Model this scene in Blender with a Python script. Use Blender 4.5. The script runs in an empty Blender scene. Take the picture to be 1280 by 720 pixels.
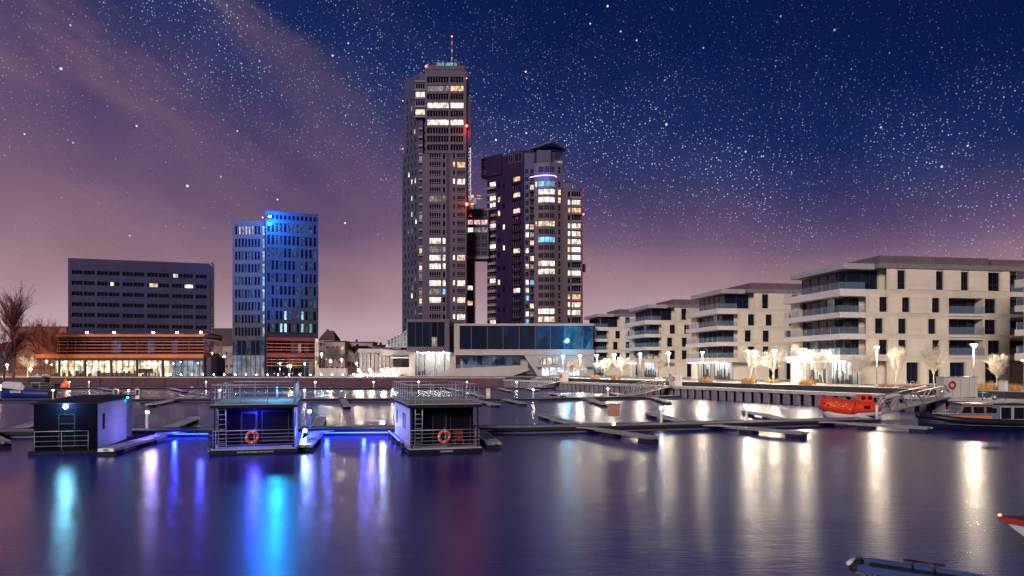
import bpy, math, random
from mathutils import Vector, Matrix
S = bpy.context.scene
COL = S.collection
R = math.radians
FOC, HOR, CZ = 900.0, 458.0, 5.2       # focal length and horizon measured on the photograph, eye height in metres

def X(px, Y): return (px - 640.0) * Y / FOC
def Z(py, Y): return CZ + (HOR - py) * Y / FOC
def lin(r, g, b):
    f = lambda c: (c / 255 / 12.92) if c / 255 <= .04045 else ((c / 255 + .055) / 1.055) ** 2.4
    return (f(r), f(g), f(b))

# ------------------------------------------------------------------ materials
MATS = {}
def mat(name, col, rough=.6, metal=0., var=.25, scale=1.5, emit=None, es=0., spec=.3, bump=0., coords='Object'):
    if name in MATS: return MATS[name]
    m = bpy.data.materials.new(name); m.use_nodes = True
    nt = m.node_tree; N = nt.nodes; L = nt.links
    p = N['Principled BSDF']
    p.inputs['Roughness'].default_value = rough
    p.inputs['Metallic'].default_value = metal
    p.inputs['Specular IOR Level'].default_value = spec
    if var > 0:
        tc = N.new('ShaderNodeTexCoord')
        nz = N.new('ShaderNodeTexNoise'); nz.inputs['Scale'].default_value = scale; nz.inputs['Detail'].default_value = 5
        nz2 = N.new('ShaderNodeTexNoise'); nz2.inputs['Scale'].default_value = scale * .13; nz2.inputs['Detail'].default_value = 3
        L.new(tc.outputs[coords], nz.inputs['Vector']); L.new(tc.outputs[coords], nz2.inputs['Vector'])
        ad = N.new('ShaderNodeMath'); ad.operation = 'ADD'
        L.new(nz.outputs['Fac'], ad.inputs[0]); L.new(nz2.outputs['Fac'], ad.inputs[1])
        mr = N.new('ShaderNodeMapRange'); mr.inputs['From Min'].default_value = .6; mr.inputs['From Max'].default_value = 1.4
        mr.inputs['To Min'].default_value = 1 - var; mr.inputs['To Max'].default_value = 1 + var
        L.new(ad.outputs[0], mr.inputs['Value'])
        vm = N.new('ShaderNodeVectorMath'); vm.operation = 'SCALE'; vm.inputs[0].default_value = col
        L.new(mr.outputs[0], vm.inputs['Scale']); L.new(vm.outputs[0], p.inputs['Base Color'])
        if bump > 0:
            b = N.new('ShaderNodeBump'); b.inputs['Strength'].default_value = bump; b.inputs['Distance'].default_value = .02
            L.new(nz.outputs['Fac'], b.inputs['Height']); L.new(b.outputs[0], p.inputs['Normal'])
    else:
        p.inputs['Base Color'].default_value = (*col, 1)
    if emit:
        p.inputs['Emission Color'].default_value = (*emit, 1); p.inputs['Emission Strength'].default_value = es
    MATS[name] = m
    return m

def panel_mat(name, col, pw, ph, joint=.7, rough=.6, var=.12, off=.5, mortar=.012, rot=False):
    """cladding: rectangular panels with thin joints, laid out along the wall (x or y by normal) and z"""
    if name in MATS: return MATS[name]
    m = mat(name, col, rough, var=var, scale=.8)
    nt = m.node_tree; N = nt.nodes; L = nt.links; p = N['Principled BSDF']
    tc = N.new('ShaderNodeTexCoord'); sp = N.new('ShaderNodeSeparateXYZ'); L.new(tc.outputs['Object'], sp.inputs[0])
    ad = N.new('ShaderNodeMath'); L.new(sp.outputs['X'], ad.inputs[0]); L.new(sp.outputs['Y'], ad.inputs[1])
    cb = N.new('ShaderNodeCombineXYZ'); L.new(ad.outputs[0], cb.inputs['X']); L.new(sp.outputs['Z'], cb.inputs['Y'])
    br = N.new('ShaderNodeTexBrick'); L.new(cb.outputs[0], br.inputs['Vector'])
    br.offset = off; br.inputs['Scale'].default_value = 1; br.inputs['Brick Width'].default_value = pw; br.inputs['Row Height'].default_value = ph
    br.inputs['Mortar Size'].default_value = mortar; br.inputs['Mortar Smooth'].default_value = .3
    br.inputs['Color1'].default_value = (1, 1, 1, 1); br.inputs['Color2'].default_value = (.9, .9, .9, 1); br.inputs['Mortar'].default_value = (joint, joint, joint, 1)
    src = p.inputs['Base Color'].links[0].from_socket
    mx = N.new('ShaderNodeVectorMath'); mx.operation = 'MULTIPLY'
    L.new(src, mx.inputs[0]); L.new(br.outputs['Color'], mx.inputs[1]); L.new(mx.outputs[0], p.inputs['Base Color'])
    return m

def lamp_mat(name, col, es):
    if name in MATS: return MATS[name]
    m = bpy.data.materials.new(name); m.use_nodes = True
    p = m.node_tree.nodes['Principled BSDF']
    p.inputs['Base Color'].default_value = (.8, .8, .8, 1)
    p.inputs['Emission Color'].default_value = (*col, 1); p.inputs['Emission Strength'].default_value = es
    MATS[name] = m
    return m

def lit_mat(name, col, es, col2=None, scale=.9):
    """a lit window: curtains, blinds and furniture make its glow uneven"""
    if name in MATS: return MATS[name]
    m = bpy.data.materials.new(name); m.use_nodes = True
    nt = m.node_tree; N = nt.nodes; L = nt.links; p = N['Principled BSDF']
    p.inputs['Base Color'].default_value = (.012, .012, .016, 1); p.inputs['Roughness'].default_value = .1; p.inputs['Specular IOR Level'].default_value = .3
    tc = N.new('ShaderNodeTexCoord'); mp = N.new('ShaderNodeMapping'); L.new(tc.outputs['Object'], mp.inputs[0])
    mp.inputs['Scale'].default_value = (1, 1, .55)
    v = N.new('ShaderNodeTexVoronoi'); v.inputs['Scale'].default_value = scale; L.new(mp.outputs[0], v.inputs['Vector'])
    nz = N.new('ShaderNodeTexNoise'); nz.inputs['Scale'].default_value = scale * 1.7; L.new(mp.outputs[0], nz.inputs['Vector'])
    sx = N.new('ShaderNodeSeparateColor'); L.new(v.outputs['Color'], sx.inputs[0])
    rp = N.new('ShaderNodeMapRange'); rp.inputs['To Min'].default_value = .35; rp.inputs['To Max'].default_value = 1.25
    L.new(sx.outputs[0], rp.inputs['Value'])
    mu = N.new('ShaderNodeMath'); mu.operation = 'MULTIPLY'; L.new(rp.outputs[0], mu.inputs[0])
    r2 = N.new('ShaderNodeMapRange'); r2.inputs['From Min'].default_value = .3; r2.inputs['From Max'].default_value = .7
    r2.inputs['To Min'].default_value = .4 * es; r2.inputs['To Max'].default_value = 1.5 * es
    L.new(nz.outputs['Fac'], r2.inputs['Value']); L.new(r2.outputs[0], mu.inputs[1])
    mx = N.new('ShaderNodeMix'); mx.data_type = 'RGBA'
    mx.inputs['A'].default_value = (*col, 1); mx.inputs['B'].default_value = (*(col2 or col), 1); L.new(sx.outputs[1], mx.inputs['Factor'])
    L.new(mx.outputs['Result'], p.inputs['Emission Color']); L.new(mu.outputs[0], p.inputs['Emission Strength'])
    MATS[name] = m
    return m

def glass_mat(name, tint=(.8, .9, 1.), refl=.25):
    if name in MATS: return MATS[name]
    m = bpy.data.materials.new(name); m.use_nodes = True
    nt = m.node_tree; N = nt.nodes; L = nt.links
    N.remove(N['Principled BSDF'])
    t = N.new('ShaderNodeBsdfTransparent'); t.inputs[0].default_value = (*tint, 1)
    g = N.new('ShaderNodeBsdfGlossy'); g.inputs['Roughness'].default_value = .03; g.inputs[0].default_value = (.9, .95, 1, 1)
    lw = N.new('ShaderNodeLayerWeight'); lw.inputs[0].default_value = refl
    mx = N.new('ShaderNodeMixShader')
    L.new(lw.outputs['Fresnel'], mx.inputs[0]); L.new(t.outputs[0], mx.inputs[1]); L.new(g.outputs[0], mx.inputs[2])
    L.new(mx.outputs[0], N['Material Output'].inputs[0])
    MATS[name] = m
    return m

def tint_sheen_mat(name, col, k):
    if name in MATS: return MATS[name]
    m = bpy.data.materials.new(name); m.use_nodes = True
    nt = m.node_tree; N = nt.nodes; L = nt.links; p = N['Principled BSDF']
    p.inputs['Base Color'].default_value = (*col, 1); p.inputs['Roughness'].default_value = .12
    t = N.new('ShaderNodeBsdfTransparent'); mx = N.new('ShaderNodeMixShader'); mx.inputs[0].default_value = k
    L.new(t.outputs[0], mx.inputs[1]); L.new(p.outputs[0], mx.inputs[2]); L.new(mx.outputs[0], N['Material Output'].inputs[0])
    MATS[name] = m
    return m

# ------------------------------------------------------------------ mesh building
class MB:
    def __init__(s, m=None): s.v = []; s.f = []; s.mi = []; s.mats = []; s.sm = []; s.cur = 0; s.smooth = False; s.T = None; m and s.use(m)
    def use(s, m):
        if m not in s.mats: s.mats.append(m)
        s.cur = s.mats.index(m); return s
    def face(s, *pts):
        n = len(s.v)
        if s.T: pts = [s.T @ Vector(p) for p in pts]
        s.v += [tuple(p) for p in pts]; s.f.append(tuple(range(n, n + len(pts)))); s.mi.append(s.cur); s.sm.append(False)
    def poly(s, vs, fs, smooth=False):
        n = len(s.v)
        if s.T: vs = [s.T @ Vector(p) for p in vs]
        s.v += [tuple(p) for p in vs]
        for f in fs: s.f.append(tuple(i + n for i in f)); s.mi.append(s.cur); s.sm.append(smooth)
    def hexa(s, b, t):
        """b, t: four bottom and four top points, counter-clockwise from above"""
        s.poly(list(b) + list(t), [(3, 2, 1, 0), (4, 5, 6, 7), (0, 1, 5, 4), (1, 2, 6, 5), (2, 3, 7, 6), (3, 0, 4, 7)])
    def box(s, x0, x1, y0, y1, z0, z1):
        s.hexa([(x0, y0, z0), (x1, y0, z0), (x1, y1, z0), (x0, y1, z0)], [(x0, y0, z1), (x1, y0, z1), (x1, y1, z1), (x0, y1, z1)])
    def prism(s, foot, z0, z1):
        n = len(foot)
        s.poly([(x, y, z0) for x, y in foot] + [(x, y, z1) for x, y in foot],
               [tuple(range(n - 1, -1, -1)), tuple(range(n, 2 * n))] + [(i, (i + 1) % n, n + (i + 1) % n, n + i) for i in range(n)])
    def slab(s, pts, thick):
        """a flat outline in the x-z plane given thickness along y: pts (x, z), y0, y1"""
        y0, y1 = thick; n = len(pts)
        s.poly([(x, y0, z) for x, z in pts] + [(x, y1, z) for x, z in pts],
               [tuple(range(n)), tuple(range(2 * n - 1, n - 1, -1))] + [((i + 1) % n, i, n + i, n + (i + 1) % n) for i in range(n)])
    def tube(s, p0, p1, r0, r1=None, n=6, caps=True):
        r1 = r0 if r1 is None else r1
        p0 = Vector(p0); p1 = Vector(p1); d = p1 - p0
        if d.length < 1e-6: return
        d.normalize(); a = d.orthogonal().normalized(); b = d.cross(a)
        vs = []
        for p, r in ((p0, r0), (p1, r1)):
            for i in range(n):
                t = 2 * math.pi * i / n; vs.append(p + a * math.cos(t) * r + b * math.sin(t) * r)
        fs = [(i, (i + 1) % n, n + (i + 1) % n, n + i) for i in range(n)]
        if caps: fs += [tuple(range(n - 1, -1, -1)), tuple(range(n, 2 * n))]
        s.poly(vs, fs, n > 4)
    def path(s, pts, r, n=5):
        for a, b in zip(pts, pts[1:]): s.tube(a, b, r, n=n)
    def torus(s, c, ax, R_, r_, n=28, k=10, part=None):
        c = Vector(c); ax = Vector(ax).normalized(); a = ax.orthogonal().normalized(); b = ax.cross(a)
        vs = []
        for i in range(n):
            t = 2 * math.pi * i / n; e = a * math.cos(t) + b * math.sin(t)
            for j in range(k):
                q = 2 * math.pi * j / k; vs.append(c + e * (R_ + r_ * math.cos(q)) + ax * r_ * math.sin(q))
        for i in range(n):
            if part and not part(i / n): continue
            s.poly([vs[i * k + j] for j in range(k)] + [vs[((i + 1) % n) * k + j] for j in range(k)], [(j, (j + 1) % k, k + (j + 1) % k, k + j) for j in range(k)], True)
    def ball(s, c, r, n=10, k=6, sz=1.):
        vs = []; fs = []
        for j in range(k + 1):
            ph = math.pi * j / k
            for i in range(n):
                t = 2 * math.pi * i / n
                vs.append((c[0] + r * math.sin(ph) * math.cos(t), c[1] + r * math.sin(ph) * math.sin(t), c[2] + r * sz * math.cos(ph)))
        for j in range(k):
            for i in range(n): fs.append((j * n + i, (j + 1) * n + i, (j + 1) * n + (i + 1) % n, j * n + (i + 1) % n))
        s.poly(vs, fs, True)
    def loft(s, rings, closed=True, caps=True, smooth=True):
        n = len(rings[0]); vs = [p for r in rings for p in r]; fs = []
        for k in range(len(rings) - 1):
            for i in range(n if closed else n - 1): fs.append((k * n + i, k * n + (i + 1) % n, (k + 1) * n + (i + 1) % n, (k + 1) * n + i))
        s.poly(vs, fs, smooth)
        if caps: s.poly(rings[0], [tuple(range(n - 1, -1, -1))]); s.poly(rings[-1], [tuple(range(n))])
    def build(s, name, parent=None, label=None):
        me = bpy.data.meshes.new(name); me.from_pydata(s.v, [], s.f)
        for m in s.mats: me.materials.append(m)
        me.polygons.foreach_set('material_index', s.mi); me.polygons.foreach_set('use_smooth', s.sm)
        me.update()
        o = bpy.data.objects.new(name, me); COL.objects.link(o)
        if parent: o.parent = parent
        if label: o['label'] = label
        return o

class Face:
    """a vertical wall plane in local coordinates; a runs left to right seen from outside, d outward"""
    def __init__(s, o, u): s.o = o; s.u = u; s.n = (u[1], -u[0])
    def p(s, a, z, d=0.): return (s.o[0] + s.u[0] * a + s.n[0] * d, s.o[1] + s.u[1] * a + s.n[1] * d, z)
    def box(s, mb, a0, a1, d0, d1, z0, z1):     # d1 > d0
        mb.hexa([s.p(a0, z0, d1), s.p(a1, z0, d1), s.p(a1, z0, d0), s.p(a0, z0, d0)], [s.p(a0, z1, d1), s.p(a1, z1, d1), s.p(a1, z1, d0), s.p(a0, z1, d0)])
    def quad(s, mb, a0, a1, z0, z1, d=0.): mb.face(s.p(a0, z0, d), s.p(a1, z0, d), s.p(a1, z1, d), s.p(a0, z1, d))

def wall(mb, fc, a0, a1, z0, z1, holes, r=.3):
    q = lambda t: round(t, 3)
    hs = [(q(max(a0, h[0])), q(min(a1, h[1])), q(max(z0, h[2])), q(min(z1, h[3]))) for h in holes]
    As = sorted({q(a0), q(a1)} | {h[0] for h in hs} | {h[1] for h in hs}); Zs = sorted({q(z0), q(z1)} | {h[2] for h in hs} | {h[3] for h in hs})
    for k in range(len(Zs) - 1):
        zc = (Zs[k] + Zs[k + 1]) / 2; row = [h for h in hs if h[2] < zc < h[3]]
        start = None
        for i in range(len(As) - 1):
            ac = (As[i] + As[i + 1]) / 2; inside = any(h[0] < ac < h[1] for h in row)
            if not inside and start is None: start = As[i]
            if inside and start is not None: fc.quad(mb, start, As[i], Zs[k], Zs[k + 1]); start = None
        if start is not None: fc.quad(mb, start, As[-1], Zs[k], Zs[k + 1])
    for b0, b1, c0, c1 in hs:
        mb.face(fc.p(b0, c0), fc.p(b1, c0), fc.p(b1, c0, -r), fc.p(b0, c0, -r)); mb.face(fc.p(b1, c1), fc.p(b0, c1), fc.p(b0, c1, -r), fc.p(b1, c1, -r))
        mb.face(fc.p(b0, c1), fc.p(b0, c0), fc.p(b0, c0, -r), fc.p(b0, c1, -r)); mb.face(fc.p(b1, c0), fc.p(b1, c1), fc.p(b1, c1, -r), fc.p(b1, c0, -r))

def window(mb, fc, a0, a1, z0, z1, r, nx, nz, fm, gm, ft=.07, rail=None):
    mb.use(gm); fc.quad(mb, a0, a1, z0, z1, -r + .02)
    if fm is None: return mb
    mb.use(fm); d0, d1 = -r + .03, -r + .1
    fc.box(mb, a0, a1, d0, d1, z0, z0 + ft); fc.box(mb, a0, a1, d0, d1, z1 - ft, z1)
    for i in range(nx + 1):
        a = a0 + (a1 - a0) * i / nx; lo = a - (0 if i == 0 else ft if i == nx else ft / 2)
        fc.box(mb, lo, lo + ft, d0, d1, z0 + ft, z1 - ft)
    for k in range(1, nz):
        z = z0 + (z1 - z0) * (rail if (rail and k == 1) else k / nz)
        fc.box(mb, a0 + ft, a1 - ft, d0, d1 - .01, z - ft / 2, z + ft / 2)
    return mb

class Wins:
    """windows of one building: the 100 that show largest become parts, the rest one mass"""
    def __init__(s, parent): s.parent = parent; s.l = []
    def add(s, fc, a0, a1, z0, z1, r, nx, nz, fm, gm, ft=.07, lit=None, rail=None, face_k=1.): s.l.append(((a1 - a0) * (z1 - z0) * face_k, (fc, a0, a1, z0, z1, r, nx, nz, fm, gm, ft, rail), lit))
    def finish(s, name='window'):
        s.l.sort(key=lambda t: -t[0])
        for w, args, lit in s.l[:100]: window(MB(), *args).build(name, s.parent, lit)
        if len(s.l) > 100:
            m = MB()
            for w, args, lit in s.l[100:]: window(m, *args)
            o = m.build(name, s.parent); o['kind'] = 'stuff'

def thing(name, label, cat, loc=(0, 0, 0), rot=0., group=None):
    o = bpy.data.objects.new(name, None); COL.objects.link(o)
    o.location = loc; o.rotation_euler = (0, 0, rot); o.empty_display_size = .2
    tag(o, label, cat, group)
    return o
def tag(o, label, cat, group=None):
    o['label'] = label; o['category'] = cat
    if group: o['group'] = group
    return o
def kind(o, k): o['kind'] = k; return o
KIDS = {}
def dup(root, loc, rot, label, group=None, scale=None):
    def cp(o, par):
        c = o.copy(); COL.objects.link(c); c.parent = par
        for ch in o.children: cp(ch, c)
        return c
    r = cp(root, None)
    r.location = loc; r.rotation_euler = (0, 0, rot); r['label'] = label
    if group: r['group'] = group
    if scale: r.scale = scale if hasattr(scale, '__len__') else (scale,) * 3
    return r
def frame(px0, Y0, px1, Y1):
    x0, x1 = X(px0, Y0), X(px1, Y1)
    return (x0, Y0), math.atan2(Y1 - Y0, x1 - x0), math.hypot(x1 - x0, Y1 - Y0)
def along(px, o, rot):
    k = (px - 640) / FOC; ux, uy = math.cos(rot), math.sin(rot)
    return (k * o[1] - o[0]) / (ux - k * uy)

# ------------------------------------------------------------------ camera, sky, light
cam = bpy.data.cameras.new('camera'); co = bpy.data.objects.new('camera', cam); COL.objects.link(co)
co.location = (0, 0, CZ); co.rotation_euler = (R(90), 0, 0)
cam.sensor_width = 36; cam.lens = 36 * FOC / 1280; cam.shift_y = (HOR - 360) / 1280; cam.clip_end = 20000; cam.clip_start = .1
S.camera = co

W = bpy.data.worlds.new('World'); S.world = W; W.use_nodes = True
nt = W.node_tree; N = nt.nodes; L = nt.links
for n in list(N): N.remove(n)
def node(t, **k):
    n = N.new(t)
    for a, b in k.items(): setattr(n, a, b)
    return n
def mth(op, a, b=None, c=None):
    n = node('ShaderNodeMath', operation=op)
    for i, v in enumerate((a, b, c)):
        if v is None: continue
        if isinstance(v, (int, float)): n.inputs[i].default_value = v
        else: L.new(v, n.inputs[i])
    return n.outputs[0]
def mapr(v, a, b, c=0., d=1., smooth=False):
    n = node('ShaderNodeMapRange')
    if smooth: n.interpolation_type = 'SMOOTHSTEP'
    L.new(v, n.inputs['Value'])
    for k, q in (('From Min', a), ('From Max', b), ('To Min', c), ('To Max', d)): n.inputs[k].default_value = q
    return n.outputs[0]
tc = node('ShaderNodeTexCoord'); D = tc.outputs['Generated']
sp = node('ShaderNodeSeparateXYZ'); L.new(D, sp.inputs[0]); dx, dy, dz = sp.outputs
n1 = node('ShaderNodeTexNoise'); n1.inputs['Scale'].default_value = 3.2; n1.inputs['Detail'].default_value = 6; L.new(D, n1.inputs['Vector'])
# night sky: city glow at the horizon fading up to deep blue, bluer to the east
t = mth('ADD', dz, mth('MULTIPLY', mth('MULTIPLY', dx, .27), mapr(dz, .08, .4, 0, 1, True))); t = mth('ADD', t, mth('MULTIPLY', mth('SUBTRACT', n1.outputs['Fac'], .5), .14))
cr = node('ShaderNodeValToRGB'); L.new(mapr(t, -.1, .7), cr.inputs[0])
stops = [(-.1, (190, 166, 170)), (.055, (188, 163, 170)), (.10, (166, 134, 146)), (.135, (147, 116, 131)), (.175, (112, 88, 116)), (.22, (82, 66, 104)), (.28, (46, 48, 94)), (.34, (17, 35, 86)), (.43, (5, 26, 76)), (.7, (2, 12, 48))]
el = cr.color_ramp.elements
while len(el) > 1: el.remove(el[-1])
for i, (q, c) in enumerate(stops):
    e = el[0] if i == 0 else el.new((q + .1) / .8)
    e.position = (q + .1) / .8; e.color = (*lin(*c), 1)
# thin streaked clouds lit from below by the town, high in the west
mp = node('ShaderNodeMapping'); L.new(D, mp.inputs[0]); mp.vector_type = 'TEXTURE'; mp.inputs['Rotation'].default_value = (0, R(34), 0); mp.inputs['Scale'].default_value = (.9, .6, .17)
n2 = node('ShaderNodeTexNoise'); n2.inputs['Scale'].default_value = 2.3; n2.inputs['Detail'].default_value = 7; n2.inputs['Roughness'].default_value = .55; L.new(mp.outputs[0], n2.inputs['Vector'])
cl = mapr(n2.outputs['Fac'], .44, .7, 0, 1, True)
cl = mth('MULTIPLY', cl, mapr(dx, -.05, -.45, 0, 1, True)); cl = mth('MULTIPLY', cl, mapr(dz, .04, .16, 0, 1, True))
cl = mth('MULTIPLY', cl, .5)
mx = node('ShaderNodeMix', data_type='RGBA'); L.new(cl, mx.inputs['Factor']); L.new(cr.outputs[0], mx.inputs['A']); mx.inputs['B'].default_value = (*lin(132, 100, 112), 1)
# stars in three sizes, thicker along the milky way
def stars(scale, r, seed, gain, lo):
    v = node('ShaderNodeTexVoronoi'); v.inputs['Scale'].default_value = scale
    off = node('ShaderNodeVectorMath', operation='ADD'); L.new(D, off.inputs[0]); off.inputs[1].default_value = (seed, seed * .7, seed * .3); L.new(off.outputs[0], v.inputs['Vector'])
    s = mapr(v.outputs['Distance'], 0, r * scale, 1, 0); s = mth('POWER', s, .8)
    sc = node('ShaderNodeSeparateColor'); L.new(v.outputs['Color'], sc.inputs[0])
    br = mth('POWER', mapr(sc.outputs[0], lo, 1, 0, 1), 1.6)
    tint = node('ShaderNodeMix', data_type='RGBA'); L.new(sc.outputs[1], tint.inputs['Factor']); tint.inputs['A'].default_value = (.45, .8, 1, 1); tint.inputs['B'].default_value = (1, .9, .85, 1)
    k = mth('MULTIPLY', mth('MULTIPLY', s, br), gain)
    o = node('ShaderNodeVectorMath', operation='SCALE'); L.new(tint.outputs['Result'], o.inputs[0]); L.new(k, o.inputs['Scale'])
    return o.outputs[0]
band = mth('SUBTRACT', dz, mth('ADD', mth('MULTIPLY', dx, -.2), .31)); band = mth('ABSOLUTE', band)
n3 = node('ShaderNodeTexNoise'); n3.inputs['Scale'].default_value = 9; n3.inputs['Detail'].default_value = 4; L.new(D, n3.inputs['Vector'])
band = mth('MULTIPLY', mapr(band, 0, .17, 1, .1, True), mapr(n3.outputs['Fac'], .35, .62, .35, 1.25, True))
hz = mapr(dz, .02, .26, .16, 1, True)
east = mapr(dx, -.5, .2, .85, 1)
s1 = stars(150, .00082, 3.1, 1.9, .3)
s2 = stars(330, .0008, 7.7, 1.5, .1)
s3 = stars(50, .0015, 5.3, 3.2, .6)
def vop(op, a, b):
    n = node('ShaderNodeVectorMath', operation=op); L.new(a, n.inputs[0])
    if op == 'SCALE': L.new(b, n.inputs['Scale'])
    else: L.new(b, n.inputs[1])
    return n.outputs[0]
st = vop('ADD', vop('SCALE', s1, mth('ADD', mth('MULTIPLY', band, .7), .3)), vop('SCALE', s2, band))
st = vop('ADD', vop('SCALE', vop('SCALE', st, hz), east), vop('SCALE', s3, hz))
# the town's glow lies to the north; over the sea behind the viewer the sky is dim
glow = mapr(dy, -.25, .55, .16, 1, True)
milk = node('ShaderNodeVectorMath', operation='SCALE'); milk.inputs[0].default_value = (.006, .008, .022); L.new(mth('MULTIPLY', band, hz), milk.inputs['Scale'])
night = vop('ADD', vop('ADD', vop('SCALE', mx.outputs['Result'], glow), milk.outputs[0]), st)
sky = node('ShaderNodeTexSky'); sky.sky_type = 'NISHITA'; sky.sun_disc = False; sky.sun_elevation = R(-4); sky.sun_rotation = R(200)
b1 = node('ShaderNodeBackground'); L.new(sky.outputs[0], b1.inputs[0]); b1.inputs[1].default_value = .05
b2 = node('ShaderNodeBackground'); L.new(night, b2.inputs[0]); b2.inputs[1].default_value = 1.
ad = node('ShaderNodeAddShader'); L.new(b1.outputs[0], ad.inputs[0]); L.new(b2.outputs[0], ad.inputs[1])
wo = node('ShaderNodeOutputWorld'); L.new(ad.outputs[0], wo.inputs[0])
W.cycles.sampling_method = 'MANUAL'; W.cycles.sample_map_resolution = 256

sl = bpy.data.lights.new('facade_fill_sun', 'SUN'); sl.energy = 2.4; sl.angle = R(14); sl.color = (1, .86, .82)  # added warm sun that lifts the facades; the scene has no moon
so = bpy.data.objects.new('facade_fill_sun', sl); COL.objects.link(so)
so.rotation_euler = Vector((.35, .86, -.36)).to_track_quat('-Z', 'Y').to_euler()
S.view_settings.view_transform = 'Standard'; S.view_settings.look = 'None'; S.view_settings.exposure = 0; S.view_settings.gamma = 1
c = S.cycles
c.use_denoising = True; c.max_bounces = 5; c.diffuse_bounces = 2; c.glossy_bounces = 3; c.transmission_bounces = 3; c.transparent_max_bounces = 10
c.caustics_reflective = False; c.caustics_refractive = False; c.sample_clamp_indirect = 8; c.sample_clamp_direct = 0
# ------------------------------------------------------------------ common materials
conc = mat('concrete', (.34, .32, .31), .75, var=.3, scale=1.2, bump=.2)
conc_light = mat('light_concrete', (.5, .48, .45), .7, var=.2, scale=.9)
paving = panel_mat('paving', (.42, .39, .36), 1.2, .6, .75, .7)
darkstone = mat('dark_stone', (.06, .05, .065), .7, var=.4)
steel = mat('galvanised_steel', (.5, .5, .52), .4, .7, var=.2, scale=4)
whitemetal = mat('white_metal', (.72, .72, .72), .4, var=.12)
blackp = mat('black_paint', (.012, .012, .018), .45, var=.3)
wood = mat('weathered_decking', (.3, .27, .27), .75, var=.35, scale=3)
dark_glass = mat('dark_glass', (.004, .005, .016), .06, var=0, spec=.4)
dark_frame = mat('dark_frame', (.03, .028, .035), .5, var=.2)
light_frame = mat('pale_frame', (.4, .38, .4), .5, var=.15)
clear = glass_mat('clear_glass')
rubber = mat('rubber', (.02, .02, .022), .8, var=.3)
warm_lit = lit_mat('lit_warm', (1., .74, .42), 1.5, (1., .88, .66))
white_lit = lit_mat('lit_white', (1., .86, .64), 1.9, (1., .95, .85))
dim_lit = lit_mat('lit_dim', (.9, .7, .5), .45, (.6, .6, .75))
orange_lit = lit_mat('lit_orange', (1., .5, .2), 1.4, (1., .7, .4))
blue_lit = lit_mat('lit_blue', (.15, .3, 1.), 1.8, (.2, .75, 1.))
pink_lit = lit_mat('lit_pink', (1., .35, .6), 1.3, (1., .8, .75))
cyan_lit = lit_mat('lit_cyan', (.1, .55, 1.), 1.1, (.35, .8, 1.))
red_lamp = lamp_mat('red_lamp', (1., .05, .02), 14)
red_dim = lamp_mat('red_dim_lamp', (1., .07, .03), 12)

# ------------------------------------------------------------------ water, land
m = bpy.data.materials.new('harbour_water'); m.use_nodes = True
nt = m.node_tree; N = nt.nodes; L = nt.links; p = N['Principled BSDF']
p.inputs['Base Color'].default_value = (.007, .006, .2, 1); p.inputs['Roughness'].default_value = .25; p.inputs['IOR'].default_value = 1.65
tcn = N.new('ShaderNodeTexCoord')
def wave(scale, sx, sy, det=3, rough=.55):
    mp = N.new('ShaderNodeMapping'); mp.inputs['Scale'].default_value = (sx, sy, 1); L.new(tcn.outputs['Object'], mp.inputs[0])
    n = N.new('ShaderNodeTexNoise'); n.inputs['Scale'].default_value = scale; n.inputs['Detail'].default_value = det; n.inputs['Roughness'].default_value = rough
    L.new(mp.outputs[0], n.inputs['Vector']); return n.outputs['Fac']
b = N.new('ShaderNodeBump'); b.inputs['Strength'].default_value = .38; b.inputs['Distance'].default_value = .03; L.new(wave(4.5, .4, 1.5, 4, .6), b.inputs['Height'])
b2 = N.new('ShaderNodeBump'); b2.inputs['Strength'].default_value = .1; b2.inputs['Distance'].default_value = .25; L.new(wave(.22, .6, 1.3, 2), b2.inputs['Height']); L.new(b.outputs[0], b2.inputs['Normal'])
L.new(b2.outputs[0], p.inputs['Normal'])
w = MB(m); w.face((-6000, -300, 0), (6000, -300, 0), (6000, 6000, 0), (-6000, 6000, 0))
kind(w.build('water'), 'structure')

LANDZ, TERR = 1.8, 2.5
QC = (-1.7, 186.)                                   # where the far quay meets the quay of the apartments
QA, QB = (11.8, 157.), (51.2, 72.)
qd = Vector((QB[0] - QA[0], QB[1] - QA[1])).normalized(); qn = Vector((-qd.y, qd.x))      # landward
def quay(s, off=0.):                                # s metres along from the quay corner
    return (QC[0] + qd.x * s + qn.x * off, QC[1] + qd.y * s + qn.y * off)
far_end = (-420., 215.)
g = MB(mat('ground_paving', (.2, .18, .17), .8, var=.35, scale=.25))
e = quay(320)
QI = quay(0, 1.35); e = quay(320, 1.35)
g.face((far_end[0], far_end[1], LANDZ), (QC[0], QC[1] + .6, LANDZ), (QI[0], QI[1], LANDZ), (e[0], e[1], LANDZ), (6000, e[1], LANDZ), (6000, 6000, LANDZ), (-6000, 6000, LANDZ), (-6000, far_end[1] + 20, LANDZ))
kind(g.build('ground'), 'structure')

# far quay wall: old brick with a pale stone coping
fq = thing('quay_wall', 'dark reddish brick quay wall with pale coping below the lit cafe and office blocks', 'quay wall', (far_end[0], far_end[1], 0), math.atan2(QC[1] - far_end[1], QC[0] - far_end[0]))
fl = math.hypot(QC[0] - far_end[0], QC[1] - far_end[1])
b_ = MB(panel_mat('quay_brick', (.13, .062, .075), .9, .35, .6, .85, .3)); b_.box(0, fl, -.25, -.003, -2, LANDZ + .35); b_.build('brick_wall', fq)
b_ = MB(conc_light); b_.box(0, fl, -.4, .6, LANDZ + .353, LANDZ + .55); b_.build('coping', fq)
b_ = MB(darkstone)
for i in range(int(fl / 9)): b_.box(4 + i * 9, 4.25 + i * 9, -.4, -.253, -.5, LANDZ + .3)
b_.build('fender', fq)
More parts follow.
